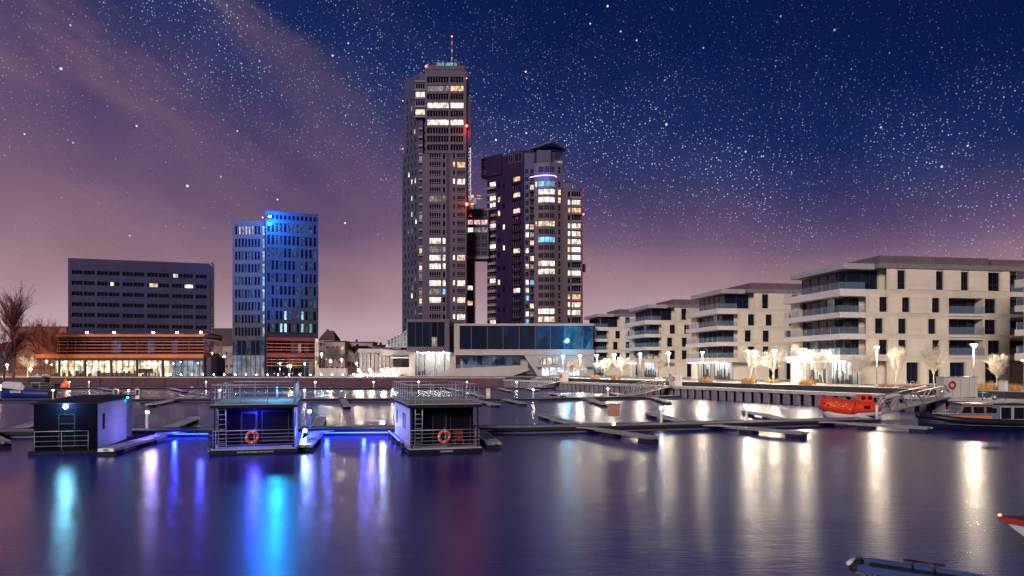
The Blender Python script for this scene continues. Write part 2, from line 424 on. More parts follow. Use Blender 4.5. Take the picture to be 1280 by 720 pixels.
# steel sheet piling along the apartments
L_ = 190.
sq = thing('sheet_pile_wall', 'corrugated steel sheet piling quay with pale concrete cap beside the apartment buildings', 'quay wall', (QC[0], QC[1], 0), math.atan2(qd.y, qd.x))
redp_rust = mat('marker_red', (.3, .03, .04), .6, var=.3)
pile = mat('sheet_pile_steel', (.26, .21, .25), .7, .2, var=.4, scale=2)
b_ = MB(pile); x = .2; rb = random.Random(5)
while x < L_ - 1:
    b_.hexa([(x, -.5, -1.5), (x + .8, -.5, -1.5), (x + .95, -.12, -1.5), (x - .15, -.12, -1.5)], [(x, -.5, LANDZ - .35), (x + .8, -.5, LANDZ - .35), (x + .95, -.12, LANDZ - .35), (x - .15, -.12, LANDZ - .35)]); x += 1.85
b_.build('pile_sheet', sq)
b_ = MB(mat('quay_gap_shade', (.012, .01, .014), .6, var=.4)); b_.face((0, 1.3, -1.5), (L_, 1.3, -1.5), (L_, 1.3, LANDZ - .2), (0, 1.3, LANDZ - .2)); b_.build('shade_backing', sq)  # near-black sheet: shade of the void behind the piles put into colour
b_ = MB(redp_rust); b_.box(64.2, 64.9, -.66, -.63, -.2, LANDZ - .1); b_.build('depth_marker', sq)
b_ = MB(conc_light); b_.box(0, L_, -.62, .55, LANDZ - .347, LANDZ + .06); b_.build('cap_beam', sq)
b_ = MB(darkstone); b_.box(0, L_, .553, 3.4, LANDZ + .003, LANDZ + .03); b_.build('kerb_strip', sq)
# promenade terrace, one step up
tr = MB(paving)
def land(pts, z): return [(x, y, z) for x, y in pts]
T0, T1 = quay(2, 3.4), quay(190, 3.4)
poly = [T0, T1, (400, T1[1]), (400, 420), (-40, 420), (-40, 193)]
tr.face(*land(poly, TERR))
tr.use(darkstone); tr.face((*T0, LANDZ), (*T1, LANDZ), (*T1, TERR), (*T0, TERR)); tr.face((-40, 193, LANDZ), (*T0, LANDZ), (*T0, TERR), (-40, 193, TERR))
kind(tr.build('promenade_pavement'), 'structure')
ed = MB(conc_light); ed.T = Matrix.Translation((T0[0], T0[1], 0)) @ Matrix.Rotation(math.atan2(qd.y, qd.x), 4, 'Z')
ed.box(0, 186, -.05, .45, TERR + .004, TERR + .07)
kind(ed.build('promenade_kerb'), 'structure')
fp = MB(paving); fp.face((-420, 217.5, TERR - .2), (-40.01, 190.9, TERR - .2), (-40.01, 300, TERR - .2), (-420, 300, TERR - .2))
fp.use(darkstone); fp.face((-420, 217.5, LANDZ), (-40.01, 190.9, LANDZ), (-40.01, 190.9, TERR - .2), (-420, 217.5, TERR - .2))
kind(fp.build('far_promenade_pavement'), 'structure')
# wooded hill behind the town, haze put into its grey colour
hl = MB(mat('hazy_hill_wood', (.16, .13, .15), .95, var=.4, scale=.02))
rnd = random.Random(4); rows = []
for k, (yy, hh) in enumerate(((620, 2), (760, 34), (950, 58), (1200, 66), (1500, 2))):
    rows.append([(-700 + 28 * i + rnd.uniform(-8, 8), yy, hh * (.25 + .75 * math.exp(-((i - 9) / 7.) ** 2)) + (rnd.uniform(-3, 3) if 0 < k < 4 else 0)) for i in range(26)])
hl.loft(rows, closed=False, caps=False, smooth=True)
kind(hl.build('hills'), 'structure')
# ------------------------------------------------------------------ apartment buildings on the east quay
cream = panel_mat('cream_cladding', (.78, .69, .57), 2.9, 1.62, .72, .65, .1, .5, .014)
cream2 = mat('band_render', (.68, .63, .6), .6, var=.1)
greyband = mat('grey_roof_band', (.2, .18, .2), .6, var=.2)
screen = panel_mat('plant_screen', (.17, .12, .15), .6, 3, .6, .5, .15, 0, .03)
blue_glass = mat('blue_dark_glass', (.006, .012, .035), .05, var=0, spec=.5)
cream_base = panel_mat('cream_base_wall', (.68, .6, .5), 2.9, 1.62, .8, .65, .1, .5, .014)
lobby_lit = lit_mat('lit_lobby', (.75, .85, 1.), 1.1, (1., .93, .8), .55)
balu = tint_sheen_mat('balustrade_glass', (.22, .3, .4), .26)  # bluish reflection put into the glass as a diffuse tint
lobby_glass = glass_mat('lobby_glass', (.8, .9, 1.), .2); lobby_lamp = lamp_mat('lobby_lamp', (.85, .92, 1.), 28)
strip_lamp = lamp_mat('soffit_strip_lamp', (1., .9, .78), 16)
BROT = math.atan2(.17, .985)
BANDS = [(3.5, 4.4), (6.7, 7.5), (9.85, 10.65), (13.0, 14.05)]
def apartment(name, label, loc, group):
    t = thing(name, label, 'apartment building', loc, BROT, group)
    ab = lambda px: along(px, (loc[0], loc[1]), BROT)
    So = Face((0, 0), (1, 0)); We = Face((1.9, 15), (0, -1)); Sg = Face((1.9, 1.7), (1, 0))
    W_ = Wins(t); w = MB(cream_base)
    EX = 28.6
    def holes(lst, z0, z1): return [(ab(p), ab(q), z0, z1) for p, q in lst]
    L4 = holes([(1122, 1132), (1170, 1179.5), (1201, 1211), (1235, 1250)], 14.15, 16.95)
    L3 = holes([(1099, 1109.5), (1127.5, 1137.5), (1165, 1175)], 10.75, 12.95) + holes([(1231, 1245)], 10.75, 12.95)
    L2 = holes([(1094, 1104), (1123, 1133), (1160.5, 1170), (1231, 1245)], 7.55, 9.8)
    L1 = holes([(1099, 1109.5), (1123, 1133), (1165.5, 1175.5), (1235, 1250)], 4.45, 6.65)
    G = holes([(1133, 1149), (1161, 1175), (1187, 1207), (1231, 1251)], .12, 3.3)
    LOG = [h for z0, z1 in ((10.72, 13.0), (7.55, 9.85), (4.45, 6.7)) for h in holes([(1186, 1229)], z0, z1)]
    # loggias are deep, windows shallow: cut both out of one sheet, then line the loggias
    allh = L3 + L2 + L1 + LOG
    wall(w, So, 4.2, EX, 3.5, 14.05, allh, .35)
    wall(w, So, 7.6, EX, 14.05, 17.2, L4, .35)
    wall(w, So, 7.6, EX, 0, 3.5, G, .45)
    for a0, a1, z0, z1 in LOG:
        w.face(So.p(a0, z0, -.35), So.p(a1, z0, -.35), So.p(a1, z0, -1.7), So.p(a0, z0, -1.7)); w.face(So.p(a1, z1, -.35), So.p(a0, z1, -.35), So.p(a0, z1, -1.7), So.p(a1, z1, -1.7))
        w.face(So.p(a0, z0, -.35), So.p(a0, z1, -.35), So.p(a0, z1, -1.7), So.p(a0, z0, -1.7)); w.face(So.p(a1, z0, -.35), So.p(a1, z1, -.35), So.p(a1, z1, -1.7), So.p(a1, z0, -1.7))
        W_.add(So, a0, a1, z0, z1, 1.7, 4, 1, dark_frame, blue_glass, .09)
        for i, (x0, x1) in enumerate(((a0 - .1, a1 + .1),)):
            m_ = MB(balu); So.box(m_, x0, x1, .12, .16, z0 - .15, z0 + 1.05); m_.build('balustrade', t)
        m_ = MB(cream2); So.box(m_, a0 - .1, a1 + .1, .003, .2, z0 - .45, z0 - .153); m_.build('balcony_slab', t)
    w.use(cream)
    # proud cladding strips beside the windows, staggered from floor to floor
    r_ = random.Random(3)
    for (z0, z1, hs) in ((4.3, 6.75, L1), (7.4, 9.9, L2), (10.6, 13.3, L3), (14.1, 17.15, L4), (.05, 3.45, G)):
        ed = sorted(hs); prev = 4.4 if z0 not in (14.1, .05) else 7.8
        for h in ed + [(EX - .2, EX, 0, 0)]:
            lo, hi = prev + r_.choice((.05, .3, .5)), h[0] - r_.choice((.04, .06, .35))
            if z0 < 13 and z0 > 1 and lo < ab(1186) < hi: hi = ab(1186) - .35
            if z0 < 13 and z0 > 1 and ab(1186) <= lo < ab(1229): lo = ab(1229) + .12
            if hi - lo > .7: So.box(w, lo, hi, .003, .09, z0, z1 + r_.choice((0, .12)))
            prev = h[1]
    for hs in (L1, L2, L3, L4):
        for a0, a1, z0, z1 in hs: W_.add(So, a0, a1, z0, z1, .35, 2, 2, dark_frame, dark_glass, .08, rail=.33)
    for k, (a0, a1, z0, z1) in enumerate(G): W_.add(So, a0, a1, z0, z1, .45, 2, 1, dark_frame, blue_glass, .09)
    # rest of the shell
    w.use(cream)
    w.box(4.21, EX - .01, 1.72, 15, .05, 13.9)
    w.box(7.61, EX - .01, 1.72, 14.5, 13.9, 17.18)
    w.box(33, 40, .0, 15, 0, 14.05); w.box(33, 40, .3, 14.5, 14.06, 17.2); w.box(EX + .01, 32.99, 2.2, 15, 0, 17.2)
    w.box(1.2, 1.89, 12.4, 15, 0, 13.0)
    w.build('wall', t)
    # east loggias
    for k, (z0, z1) in enumerate(BANDS):
        zt = BANDS[k + 1][0] if k < 3 else 16.9
        W_.add(Face((0, 2.19), (1, 0)), EX, 33, z1, zt, -.02, 4, 1, dark_frame, blue_glass, .09)
        m_ = MB(cream2); m_.box(EX + .02, 32.98, -.2, 2.18, z0 + .3, z1); m_.build('balcony_slab', t)
        m_ = MB(balu); m_.box(EX + .05, 32.9, -.15, -.11, z1 + .01, z1 + 1.05); m_.build('balustrade', t)
    # west and corner: white balcony bands, glazing set back behind
    for k, (z0, z1) in enumerate(BANDS):
        m_ = MB(cream2); m_.box(0, 4.19, 0, 15.2, z0, z1); m_.build('balcony_slab', t)
        m_ = MB(balu)
        m_.box(.06, .1, .1, 15, z1 + .003, z1 + 1.0); m_.box(.11, 4.15, .06, .1, z1 + .003, z1 + 1.0)
        m_.use(steel)
        for i in range(8): m_.box(.03, .055, .2 + i * 2.1, .26 + i * 2.1, z1 - .2, z1 + 1.0)
        m_.build('balustrade', t)
    lit_at = {(2, 0): white_lit}
    for k, (z0, z1) in enumerate(BANDS):
        zt = BANDS[k + 1][0] if k < 3 else 16.9
        fx = We if k < 3 else Face((2.6, 14), (0, -1)); sx = Sg if k < 3 else Face((2.6, 2.2), (1, 0))
        nb = 5
        for i in range(nb):
            l = 2.6 if k < 3 else 1.5; a0 = l + i * (13.3 - l) / nb if k < 3 else .2 + i * 2.3
            a1 = a0 + ((13.3 - l) / nb if k < 3 else 2.3) - .02
            W_.add(fx, a0, a1, z1, zt, 0, 1, 1, dark_frame, lit_mat('flat_dim', (.9, .75, .55), .16, (.3, .35, .5), .7) if (k, i) in ((2, 3), (0, 1)) else blue_glass, .08)
        wd = 2.3 if k < 3 else 5.0
        W_.add(sx, 0, wd * .48, z1, zt, 0, 1, 1, dark_frame, blue_glass, .08); W_.add(sx, wd * .5, wd, z1, zt, 0, 2, 1, dark_frame, blue_glass, .08)
    # ground floor lobby
    gx = Face((2.4, 12.3), (0, -1)); gs = Face((2.4, 1.9), (1, 0))
    for i in range(5): W_.add(gx, i * 2.08, i * 2.08 + 2.05, .05, 3.5, 0, 2, 1, dark_frame, lobby_glass, .07)
    W_.add(gs, 0, 1.8, .05, 3.5, 0, 2, 1, dark_frame, lobby_glass, .07); W_.add(gs, 1.83, 5.2, .05, 3.5, 0, 3, 1, dark_frame, blue_glass, .07)
    W_.finish()
    m_ = MB(lobby_lamp); m_.box(3.1, 3.25, 3.2, 14.2, 3.35, 3.45); m_.build('lobby_light', t)
    m_ = MB(mat('lobby_panel', (.12, .13, .16), .5, var=.3)); rl = random.Random(9)
    for i in range(7): y_ = 3 + i * 1.6 + rl.uniform(0, .6); m_.box(4.12, 4.205, y_, y_ + rl.uniform(.4, 1.), .05, rl.uniform(1.2, 2.8))
    m_.use(mat('lobby_furniture', (.3, .2, .12), .5, var=.3))
    for i in range(8): y_ = 3 + i * 1.35; m_.box(3.3, 3.8, y_, y_ + rl.uniform(.3, .8), .02, rl.uniform(.5, 1.1))
    m_.build('lobby_fittings', t)
    m_ = MB(strip_lamp); m_.box(.35, .5, .5, 14.6, 3.44, 3.497); m_.build('soffit_light', t)
    for y_ in (3.2, 9.2): m_ = MB(conc); m_.box(.3, .9, y_, y_ + .6, 0, 3.5); m_.build('column', t)
    # roof
    m_ = MB(greyband); m_.box(6.2, 40.2, -.25, 15.2, 17.203, 17.95); m_.use(mat('penthouse_eaves', (.36, .34, .37), .6, var=.12)); m_.box(1.2, 6.19, .8, 15.2, 17.1, 17.95); rf = m_.build('roof', t)
    m_ = MB(screen); m_.box(8.2, 27, 2.2, 14, 17.953, 19.45); m_.box(27.8, 39.5, 2.6, 14, 17.953, 19.4); m_.build('roof_plant_screen', rf)
    m_ = MB(steel); m_.tube((12, 6, 19.4), (12, 6, 22.5), .03); m_.tube((25, 8, 19.4), (25, 8, 22), .03); m_.build('aerial', rf)
    return t
AG = 'cream apartment buildings stepping along the quay'
A1 = apartment('apartment_building', 'broad cream apartment building behind the orange lifeboat, its whole long front facing the water', (47.8, 105, TERR), AG)
dup(A1, (40.1, 140.5, TERR), BROT, 'cream apartment building second in the stepped row, partly hidden by the broad one', AG)
dup(A1, (32.5, 176, TERR), BROT, 'cream apartment building third in the stepped row, above the gangway with the white locker', AG)
dup(A1, (23.6, 207, TERR), BROT, 'small looking cream apartment building touching the blue lit glass of the marina building', AG)
dup(A1, (68.6, 79.6, TERR), BROT, 'apartment building of which only a strip of white balconies shows at the picture edge', AG)

# ------------------------------------------------------------------ promenade lamps
lamp_head = lamp_mat('street_lamp_glow', (1., .84, .62), 1900)
def street_lamp():
    t = thing('street_lamp', '', 'street lamp')
    m_ = MB(steel); m_.tube((0, 0, 0), (0, 0, 4.75), .075, .05, 8); m_.tube((0, 0, 0), (0, 0, .4), .12, .11, 8); m_.build('pole', t)
    m_ = MB(steel)
    for s in (-1, 1):
        m_.tube((0, 0, 4.7), (.38 * s, 0, 5.2), .03, n=5); m_.tube((0, 0, 4.7), (0, .38 * s, 5.2), .03, n=5)
    m_.tube((0, 0, 5.2), (0, 0, 5.27), .5, .42, 14); hd = m_.build('head', t)
    l_ = MB(lamp_head); l_.tube((0, 0, 5.1), (0, 0, 5.19), .2, .3, 12); l_.build('lamp', hd)
    return t
SL = street_lamp(); LG = 'street lamps along the promenade'
def on_prom(px, off):
    # point of the promenade `off` metres behind the quay edge that stands at this picture column
    k = (px - 640) / FOC
    x0, y0 = quay(0, off); s = (k * y0 - x0) / (qd.x - k * qd.y)
    return (x0 + qd.x * s, y0 + qd.y * s)
lamps = [(1217, 5.2, 'street lamp beside the big white locker, in front of the loggias'), (1096, 5.2, 'street lamp standing before the corner of the broad cream building'),
         (1005, 5.5, 'street lamp before the lit lobby of the broad building'), (968, 9, 'street lamp at the gap between the two largest cream buildings'),
         (944, 10.5, 'street lamp of a close pair, the one farther from the water edge'), (936, 5.6, 'street lamp of a close pair, nearer the water edge, above dry orange grass'),
         (836, 6, 'street lamp right above the white quay locker'), (878, 7, 'street lamp before the lobby of the second cream building'),
         (800, 7, 'street lamp in front of the third cream building lobby'), (768, 9, 'street lamp over the middle of the long gangway'),
         (746, 6, 'street lamp before the small fourth cream building'), (725, 6, 'street lamp just past the small white locker'), (704, 7.5, 'street lamp by the blue lit corner of the marina building')]
for i, (px, off, lb) in enumerate(lamps):
    q = on_prom(px, off)
    if i == 0: SL.location = (*q, TERR); SL['label'] = lb; SL['group'] = LG
    else: dup(SL, (*q, TERR), .3 * i, lb, LG)

# ------------------------------------------------------------------ bare trees and ornamental grass on the promenade
def bare_tree(name, label, cat, seed, h, spread, bark, loc, levels=5, trunk_r=.06, group=None, upright=.75, fork=3, first=.28, rmin=0.):
    t = thing(name, label, cat, loc, 0, group); rr = random.Random(seed)
    tk = MB(bark); cw = MB(bark)
    def grow(mb, p, d, ln, r, lv):
        seg = 3 if lv < 3 else 2; q = p
        for i in range(seg):
            d2 = (d + Vector((rr.gauss(0, .09), rr.gauss(0, .09), .05 * upright))).normalized(); q2 = q + d2 * ln / seg
            mb.tube(q, q2, r * (1 - .32 * i / seg), r * (1 - .32 * (i + 1) / seg), 5 if lv < 2 else 3, False); q = q2; d = d2
            if lv < levels and (i > 0 or lv > 0):
                for _ in range(fork if lv < 2 else 2):
                    az = rr.uniform(0, 6.283); tilt = rr.uniform(.25, .75) * spread
                    o = d.orthogonal().normalized(); o = Matrix.Rotation(az, 3, d) @ o
                    nd = (d * math.cos(tilt) + o * math.sin(tilt)).normalized()
                    grow(cw, q, nd, ln * rr.uniform(.5, .72), max(rmin, r * .55), lv + 1)
    grow(tk, Vector((0, 0, 0)), Vector((0, 0, 1)), h * first * 1.6, trunk_r, 0)
    tk.build('trunk', t); cw.build('crown', t)
    return t
pale_bark = mat('pale_bark', (.5, .46, .39), .8, var=.25, scale=6)
T1_ = bare_tree('small_bare_tree', 'narrow white uplit tree before the cream wall beside russet bushes', 'tree', 5, 4.6, .75, pale_bark, (0, 0, 0), 4, .08, 'small uplit trees on the promenade', first=.42, fork=4, rmin=.014)
q = on_prom(1120, 8.5); T1_.location = (*q, TERR); T1_.scale = (.62, .62, .78)
T2_ = bare_tree('small_bare_tree', 'bushy white uplit bare tree just beside the head of the big gangway', 'tree', 11, 4.6, .9, pale_bark, (0, 0, 0), 4, .09, 'small uplit trees on the promenade', first=.42, fork=4, rmin=.014)
q = on_prom(1168, 7.5); T2_.location = (*q, TERR); T2_.scale = (.72, .72, .8)
uplights = [(1120, 8.2), (1168, 7.2)]
for px, off, lb, sc, src in ((1029, 9.5, 'thin greyish bare tree before the lit lobby panes', .95, T1_), (1074, 10.5, 'thin bare tree before dark corner panes of the broad building', .9, T2_),
                        (936, 12, 'slim bare tree against the bright wall end of the second building', 1.15, T1_), (966, 13, 'slim dim bare tree in the bright gap beside the broad building', 1.1, T2_),
                        (820, 9, 'bright round uplit tree in front of the third cream building', 1., T2_), (805, 12, 'slim white uplit tree before the third building lobby', .95, T1_),
                        (778, 11, 'white uplit tree before the gap between third and fourth buildings', .95, T2_), (755, 9, 'bright white tree beneath the fourth building balconies', .9, T1_),
                        (722, 9, 'bright white tree near the blue lit marina corner', .9, T2_), (711, 10, 'small white tree next to the marina building doors', .8, T1_), (1247, 9.5, 'bare tree before ground floor panes beyond the big white locker', .85, T1_)):
    q = on_prom(px, off); o = dup(src, (*q, TERR), px * .7, lb, 'small uplit trees on the promenade', sc); o.scale = (sc * .8, sc * .8, sc * .72); uplights.append((px, off - .3))
for i, (px, off) in enumerate(uplights[:-1]):
    q = on_prom(px, off)
    l = bpy.data.lights.new('tree_uplight', 'SPOT'); l.energy = 260 if i < 2 else 70; l.color = (1, .88, .7); l.spot_size = R(75); l.spot_blend = .6; l.shadow_soft_size = .08
    o = bpy.data.objects.new('tree_uplight', l); COL.objects.link(o); o.location = (q[0] - .35, q[1] - .75, TERR + .2); o.rotation_euler = Vector((.12, .32, 1)).to_track_quat('-Z', 'Y').to_euler()

straw = mat('dry_grass', (.42, .24, .09), .8, var=.35, scale=2)
redbush = mat('russet_leaf', (.25, .09, .05), .8, var=.4, scale=3)
def tuft(name, label, cat, seed, r, h, m, n=160, loc=(0, 0, 0), group=None):
    rr = random.Random(seed); mb = MB(m)
    for _ in range(n):
        az = rr.uniform(0, 6.283); q = r * math.sqrt(rr.random()); x, y = q * math.cos(az), q * math.sin(az)
        hh = h * rr.uniform(.55, 1.05) * (1 - .35 * q / r); ln = rr.uniform(.1, .5) * hh; az2 = az + rr.gauss(0, .6)
        tx, ty = x + ln * math.cos(az2), y + ln * math.sin(az2); w = .025
        mb.face((x - w * math.sin(az2), y + w * math.cos(az2), 0), (x + w * math.sin(az2), y - w * math.cos(az2), 0), (tx, ty, hh))
    o = mb.build(name); o.location = loc; tag(o, label, cat, group); return o
GT = tuft('ornamental_grass', 'wide orange dry grass clump before the lobby corner of the broad building', 'ornamental grass', 2, .9, 1.1, straw, 260, group='dry grass clumps on the promenade')
q = on_prom(1007, 4.3); GT.location = (*q, TERR)
for px, off, sc, lb in ((936, 4.5, 1.5, 'broad orange grass clump under the close pair of lamps'), (882, 4.6, 1.4, 'broad orange grass clump before the second building lobby'), (965, 9, 1.3, 'small grass clump at the bright gap between buildings'),
                        (838, 5, 1., 'small grass clump behind the white quay locker'), (770, 5.5, 1.3, 'grass clump above the middle gangway'), (744, 5, 1.3, 'grass clump before the fourth building'),
                        (1236, 5, 1.6, 'big straw grass clump beside the white bin'), (1010, 8.5, 1.4, 'taller grass clump just behind the lobby lamp'), (1262, 5.6, 1.3, 'low grass clump past the white bin')):
    q = on_prom(px, off); o = GT.copy(); COL.objects.link(o); o.location = (*q, TERR); o.scale = (sc, sc, sc * .85); o.rotation_euler = (0, 0, px); o['label'] = lb
HB_ = tuft('low_bush', 'low russet bush at the foot of the narrower bright tree', 'bush', 9, 1.1, .5, redbush, 240, group='low russet bushes in the planting bed')
q = on_prom(1106, 7); HB_.location = (*q, TERR)
for px, off, lb in ((1136, 7.2, 'low russet bush midway between the two bright trees'), (1152, 7, 'low russet bush next to the bushy bright tree'), (1184, 6.6, 'low russet bush behind the big white locker'), (1255, 7, 'low russet bush beyond the white bin')):
    q = on_prom(px, off); o = HB_.copy(); COL.objects.link(o); o.location = (*q, TERR); o.scale = (1.5, 1, 1); o['label'] = lb
# white litter bin, bike stands, bollard
q = on_prom(1254, 3.9)
bn = thing('litter_bin', 'white rectangular litter bin on the promenade near the picture edge', 'litter bin', (*q, TERR), BROT)
m_ = MB(whitemetal); m_.box(-.35, .35, -.25, .25, .05, 1.1); m_.build('body', bn); m_ = MB(steel); m_.box(-.38, .38, -.28, .28, 1.103, 1.2); m_.build('lid', bn)
for i, px in enumerate((1133, 1141, 1148)):
    q = on_prom(px, 8)
    m_ = MB(steel); m_.path([(-.35, 0, 0), (-.3, 0, .75), (.1, 0, .85), (.4, 0, 0)], .03); o = m_.build('cycle_stand'); o.location = (*q, TERR); o.rotation_euler = (0, 0, BROT)
    tag(o, 'steel hoop cycle stand between the two bright uplit trees', 'cycle stand', 'hoop cycle stands in a row')

# ------------------------------------------------------------------ lockers and gangways at the quay
lockgrey = panel_mat('locker_sheet', (.55, .53, .52), .8, 3, .6, .5, .1, 0, .02)
redp = mat('red_paint', (.5, .02, .015), .45, var=.2)
def locker(label, px, w, h, d, box_dx):
    q = on_prom(px, -.2 + .6)
    t = thing('quay_locker', label, 'locker', (*q, LANDZ + .06), math.atan2(.13, .99), 'white lockers at the gangway heads')
    m_ = MB(lockgrey); m_.box(-w / 2, w / 2, 0, d, 0, h); m_.build('cabinet', t)
    m_ = MB(steel); m_.box(-w / 2 - .05, w / 2 + .05, -.05, d + .05, h + .003, h + .08); m_.build('lid', t)
    m_ = MB(darkstone)
    for i in range(1, 4): m_.box(-w / 2 + i * w / 4 - .015, -w / 2 + i * w / 4 + .015, -.012, -.003, .1, h - .1)
    m_.build('door_joint', t)
    o = MB(redp); o.torus((box_dx, -.12, h * .62), (0, 1, 0), h * .16, h * .05); oo = o.build('lifebuoy'); oo.matrix_world = Matrix.Translation((q[0], q[1], LANDZ + .06)) @ Matrix.Rotation(math.atan2(.13, .99), 4, 'Z')
    tag(oo, 'red lifebuoy hung on ' + label.split(',')[0], 'lifebuoy')
    return q
locker('big white locker above the lifeboat berth, beside the gangway head', 1201, 4.0, 2.15, 1.2, -1.1)
locker('white locker at the head of the middle gangway, on the pile cap', 846, 1.9, 2.0, 1.2, -.75)
locker('small looking white locker at the far gangway, near the marina building', 705, 1.9, 2.0, 1.2, -.75)

def gangway(label, p0, p1, w=1.4, hgt=1.15, bays=8):
    """aluminium truss footbridge from the quay edge p1 down to the pontoon p0"""
    p0 = Vector(p0); p1 = Vector(p1); d = p1 - p0; ln = d.length
    t = thing('gangway', label, 'gangway', p0, 0, 'truss gangways from quay to pontoons')
    dh = Vector((d.x, d.y, 0)).normalized(); s = Vector((-dh.y, dh.x, 0)) * w / 2; up = Vector((0, 0, hgt))
    deck = MB(wood); th = Vector((0, 0, .06))
    deck.hexa([-s, d - s, d + s, s][::1], [-s + th, d - s + th, d + s + th, s + th]); deck.build('deck', t)
    for sg in (-1, 1):
        m_ = MB(steel); o = s * sg * 1.04
        m_.tube(o, o + d, .085, n=5)
        m_.tube(o + up + d * (.5 / bays), o + up + d * (1 - .5 / bays), .075, n=5); m_.tube(o + up * .5 + d * (.4 / bays), o + up * .5 + d * (1 - .4 / bays), .025, n=4)
        for i in range(bays):
            m_.tube(o + d * (i / bays), o + up + d * ((i + .5) / bays), .06, n=4); m_.tube(o + up + d * ((i + .5) / bays), o + d * ((i + 1) / bays), .06, n=4)
        m_.build('truss', t)
    return t
def qpt(px, off=-.5):
    q = on_prom(px, off); return (q[0], q[1], LANDZ + .1)
# ------------------------------------------------------------------ twin apartment towers
tw_panel = panel_mat('tower_panel', (.095, .065, .11), 1.2, 1.76, .85, .6, .12, 0, .03)
tw_side = panel_mat('tower_side_panel', (.07, .068, .125), 2.4, 3.5, .85, .6, .15, 0, .03)
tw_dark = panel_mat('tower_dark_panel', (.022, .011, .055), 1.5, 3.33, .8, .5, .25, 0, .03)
tw_slab = mat('tower_balcony', (.22, .18, .23), .6, var=.15)
tw_frame = mat('tower_frame', (.2, .17, .2), .5, var=.1)
red_wall = mat('red_wall_panel', (.22, .03, .05), .6, var=.2)
rnd = random.Random(12)
def pick(p, kinds=(warm_lit, white_lit, white_lit, dim_lit, orange_lit)): return rnd.choice(kinds) if rnd.random() < p else dark_glass
LL = lambda m: None if m is dark_glass else 'window glowing in the dark facade'
Y1 = 300.; o1 = (X(528, Y1), Y1)
xx = lambda px: (px - 528) / 3.; zz = lambda py, Y=300.: Z(py, Y) - TERR
tA = thing('tall_tower', 'tallest residential tower with red and white antenna and a stepped light grey facade', 'tower', (*o1, TERR), 0)
Wn = Wins(tA); w = MB(tw_panel)
Fr = Face((0, 0), (1, 0))
rows = [(110.5 + 10.58 * i) for i in range(-1, 29)]
UP, LO = zz(88.5), zz(192)
hu, hl_ = [], []
def row_near(y, lst): return any(abs(y - q) < 5 for q in lst)
for y in rows:
    z0, z1 = zz(y + 3.7), zz(y - 3.7)
    if y < 189:
        for p0, p1, n in ((534, 561, 8), (563, 579.5, 5)):
            h = (xx(p0), xx(p1), z0, z1); hu.append(h)
            g = white_lit if row_near(y, (131, 152)) else (orange_lit if p0 > 560 or rnd.random() < .4 else dim_lit) if row_near(y, (110,)) else dim_lit if row_near(y, (185,)) and rnd.random() < .2 else dark_glass
            Wn.add(Fr, *h, .25, n, 1, tw_frame, g, .13, LL(g))
    else:
        lit_a = row_near(y, (303, 324, 334, 355, 375))
        for p0, p1, n, zk in ((536.6, 551.2, 5, 0), (553.2, 557, 1, 0), (566, 569, 1, .35), (571.2, 581.5, 4, 0)):
            h = (xx(p0), xx(p1), z0 + zk, z1); hl_.append(h)
            if p0 < 560: g = white_lit if lit_a and (p0 < 552 or rnd.random() < .6) else blue_lit if row_near(y, (365,)) and p0 > 552 else dim_lit if row_near(y, (365, 313, 248)) else dark_glass
            else: g = orange_lit if row_near(y, (208,)) else white_lit if row_near(y, (231, 355, 396)) else warm_lit if row_near(y, (325, 376)) else dark_glass
            Wn.add(Fr, *h, .25, n, 2 if n > 3 else 1, tw_frame, g, .13, LL(g), rail=.3)
# deep vertical recess between the window columns
REC = (xx(558.5), xx(562.5), 0, zz(193)); hl_.append(REC)
wall(w, Face((0, -.35), (1, 0)), xx(532), xx(583), LO, UP, hu, .6)
w.face((xx(532), -.35, LO), (xx(532), 0, LO), (xx(583), 0, LO), (xx(583), -.35, LO))
w.box(xx(532), xx(583), -.349, 19.9, UP - .01, UP + .3)
wall(w, Fr, 0, xx(583), 0, LO, hl_, .25)
Rt = Face((xx(583), -.35), (0, 1)); w.use(red_wall); Rt.quad(w, 0, 8, 0, UP, 0); w.use(tw_side); Rt.quad(w, 8, 20, 0, UP)
w.use(tw_dark); w.box(.02, xx(583) - .02, .262, 19.8, 0, LO - .02); w.box(xx(532) + .02, xx(583) - .02, .262, 19.8, LO - .02, UP - .05)
# west wing running back from the front, narrow tall windows
u = Vector((.66, -.75)).normalized()
Lf = Face((-10.3, 12.2), (u.x, u.y)); lw = 12.7
w.use(tw_side); hs = []; hs2 = []
for k in range(31):
    y = 104 + 10.2 * k; z0, z1 = zz(y + 3.4, 306), zz(y - 2.6, 306)
    for a in (1.4, 4.2, 7.0, 9.6) if k > 8 else (3.6, 6.4, 9.2):
        a += .5 * (k % 2)
        h = (a, a + .95, z0, z1)
        if k in (0, 1) : continue
        (hs if k > 8 else hs2).append(h); g = pick(.16, (warm_lit, dim_lit, white_lit)); Wn.add(Lf, *h, .2, 1, 1, None, g, .1, LL(g), face_k=.6)
zs = zz(192, 308); zt = zz(98, 308)
wall(w, Lf, 0, lw, 0, zs, hs, .2); wall(w, Lf, 1.9, lw, zs, zt, hs2, .2)
def lp(a, d): q = Lf.p(a, 0, d); return (q[0], q[1])
w.prism([lp(0, -.202), lp(lw, -.202), (1.2, 3), (1.2, 20), (-10.3, 20)], 0, zs); w.prism([lp(1.9, -.202), lp(lw, -.202), (1.2, 3), (1.2, 20), (-9, 20)], zs + .003, zt)
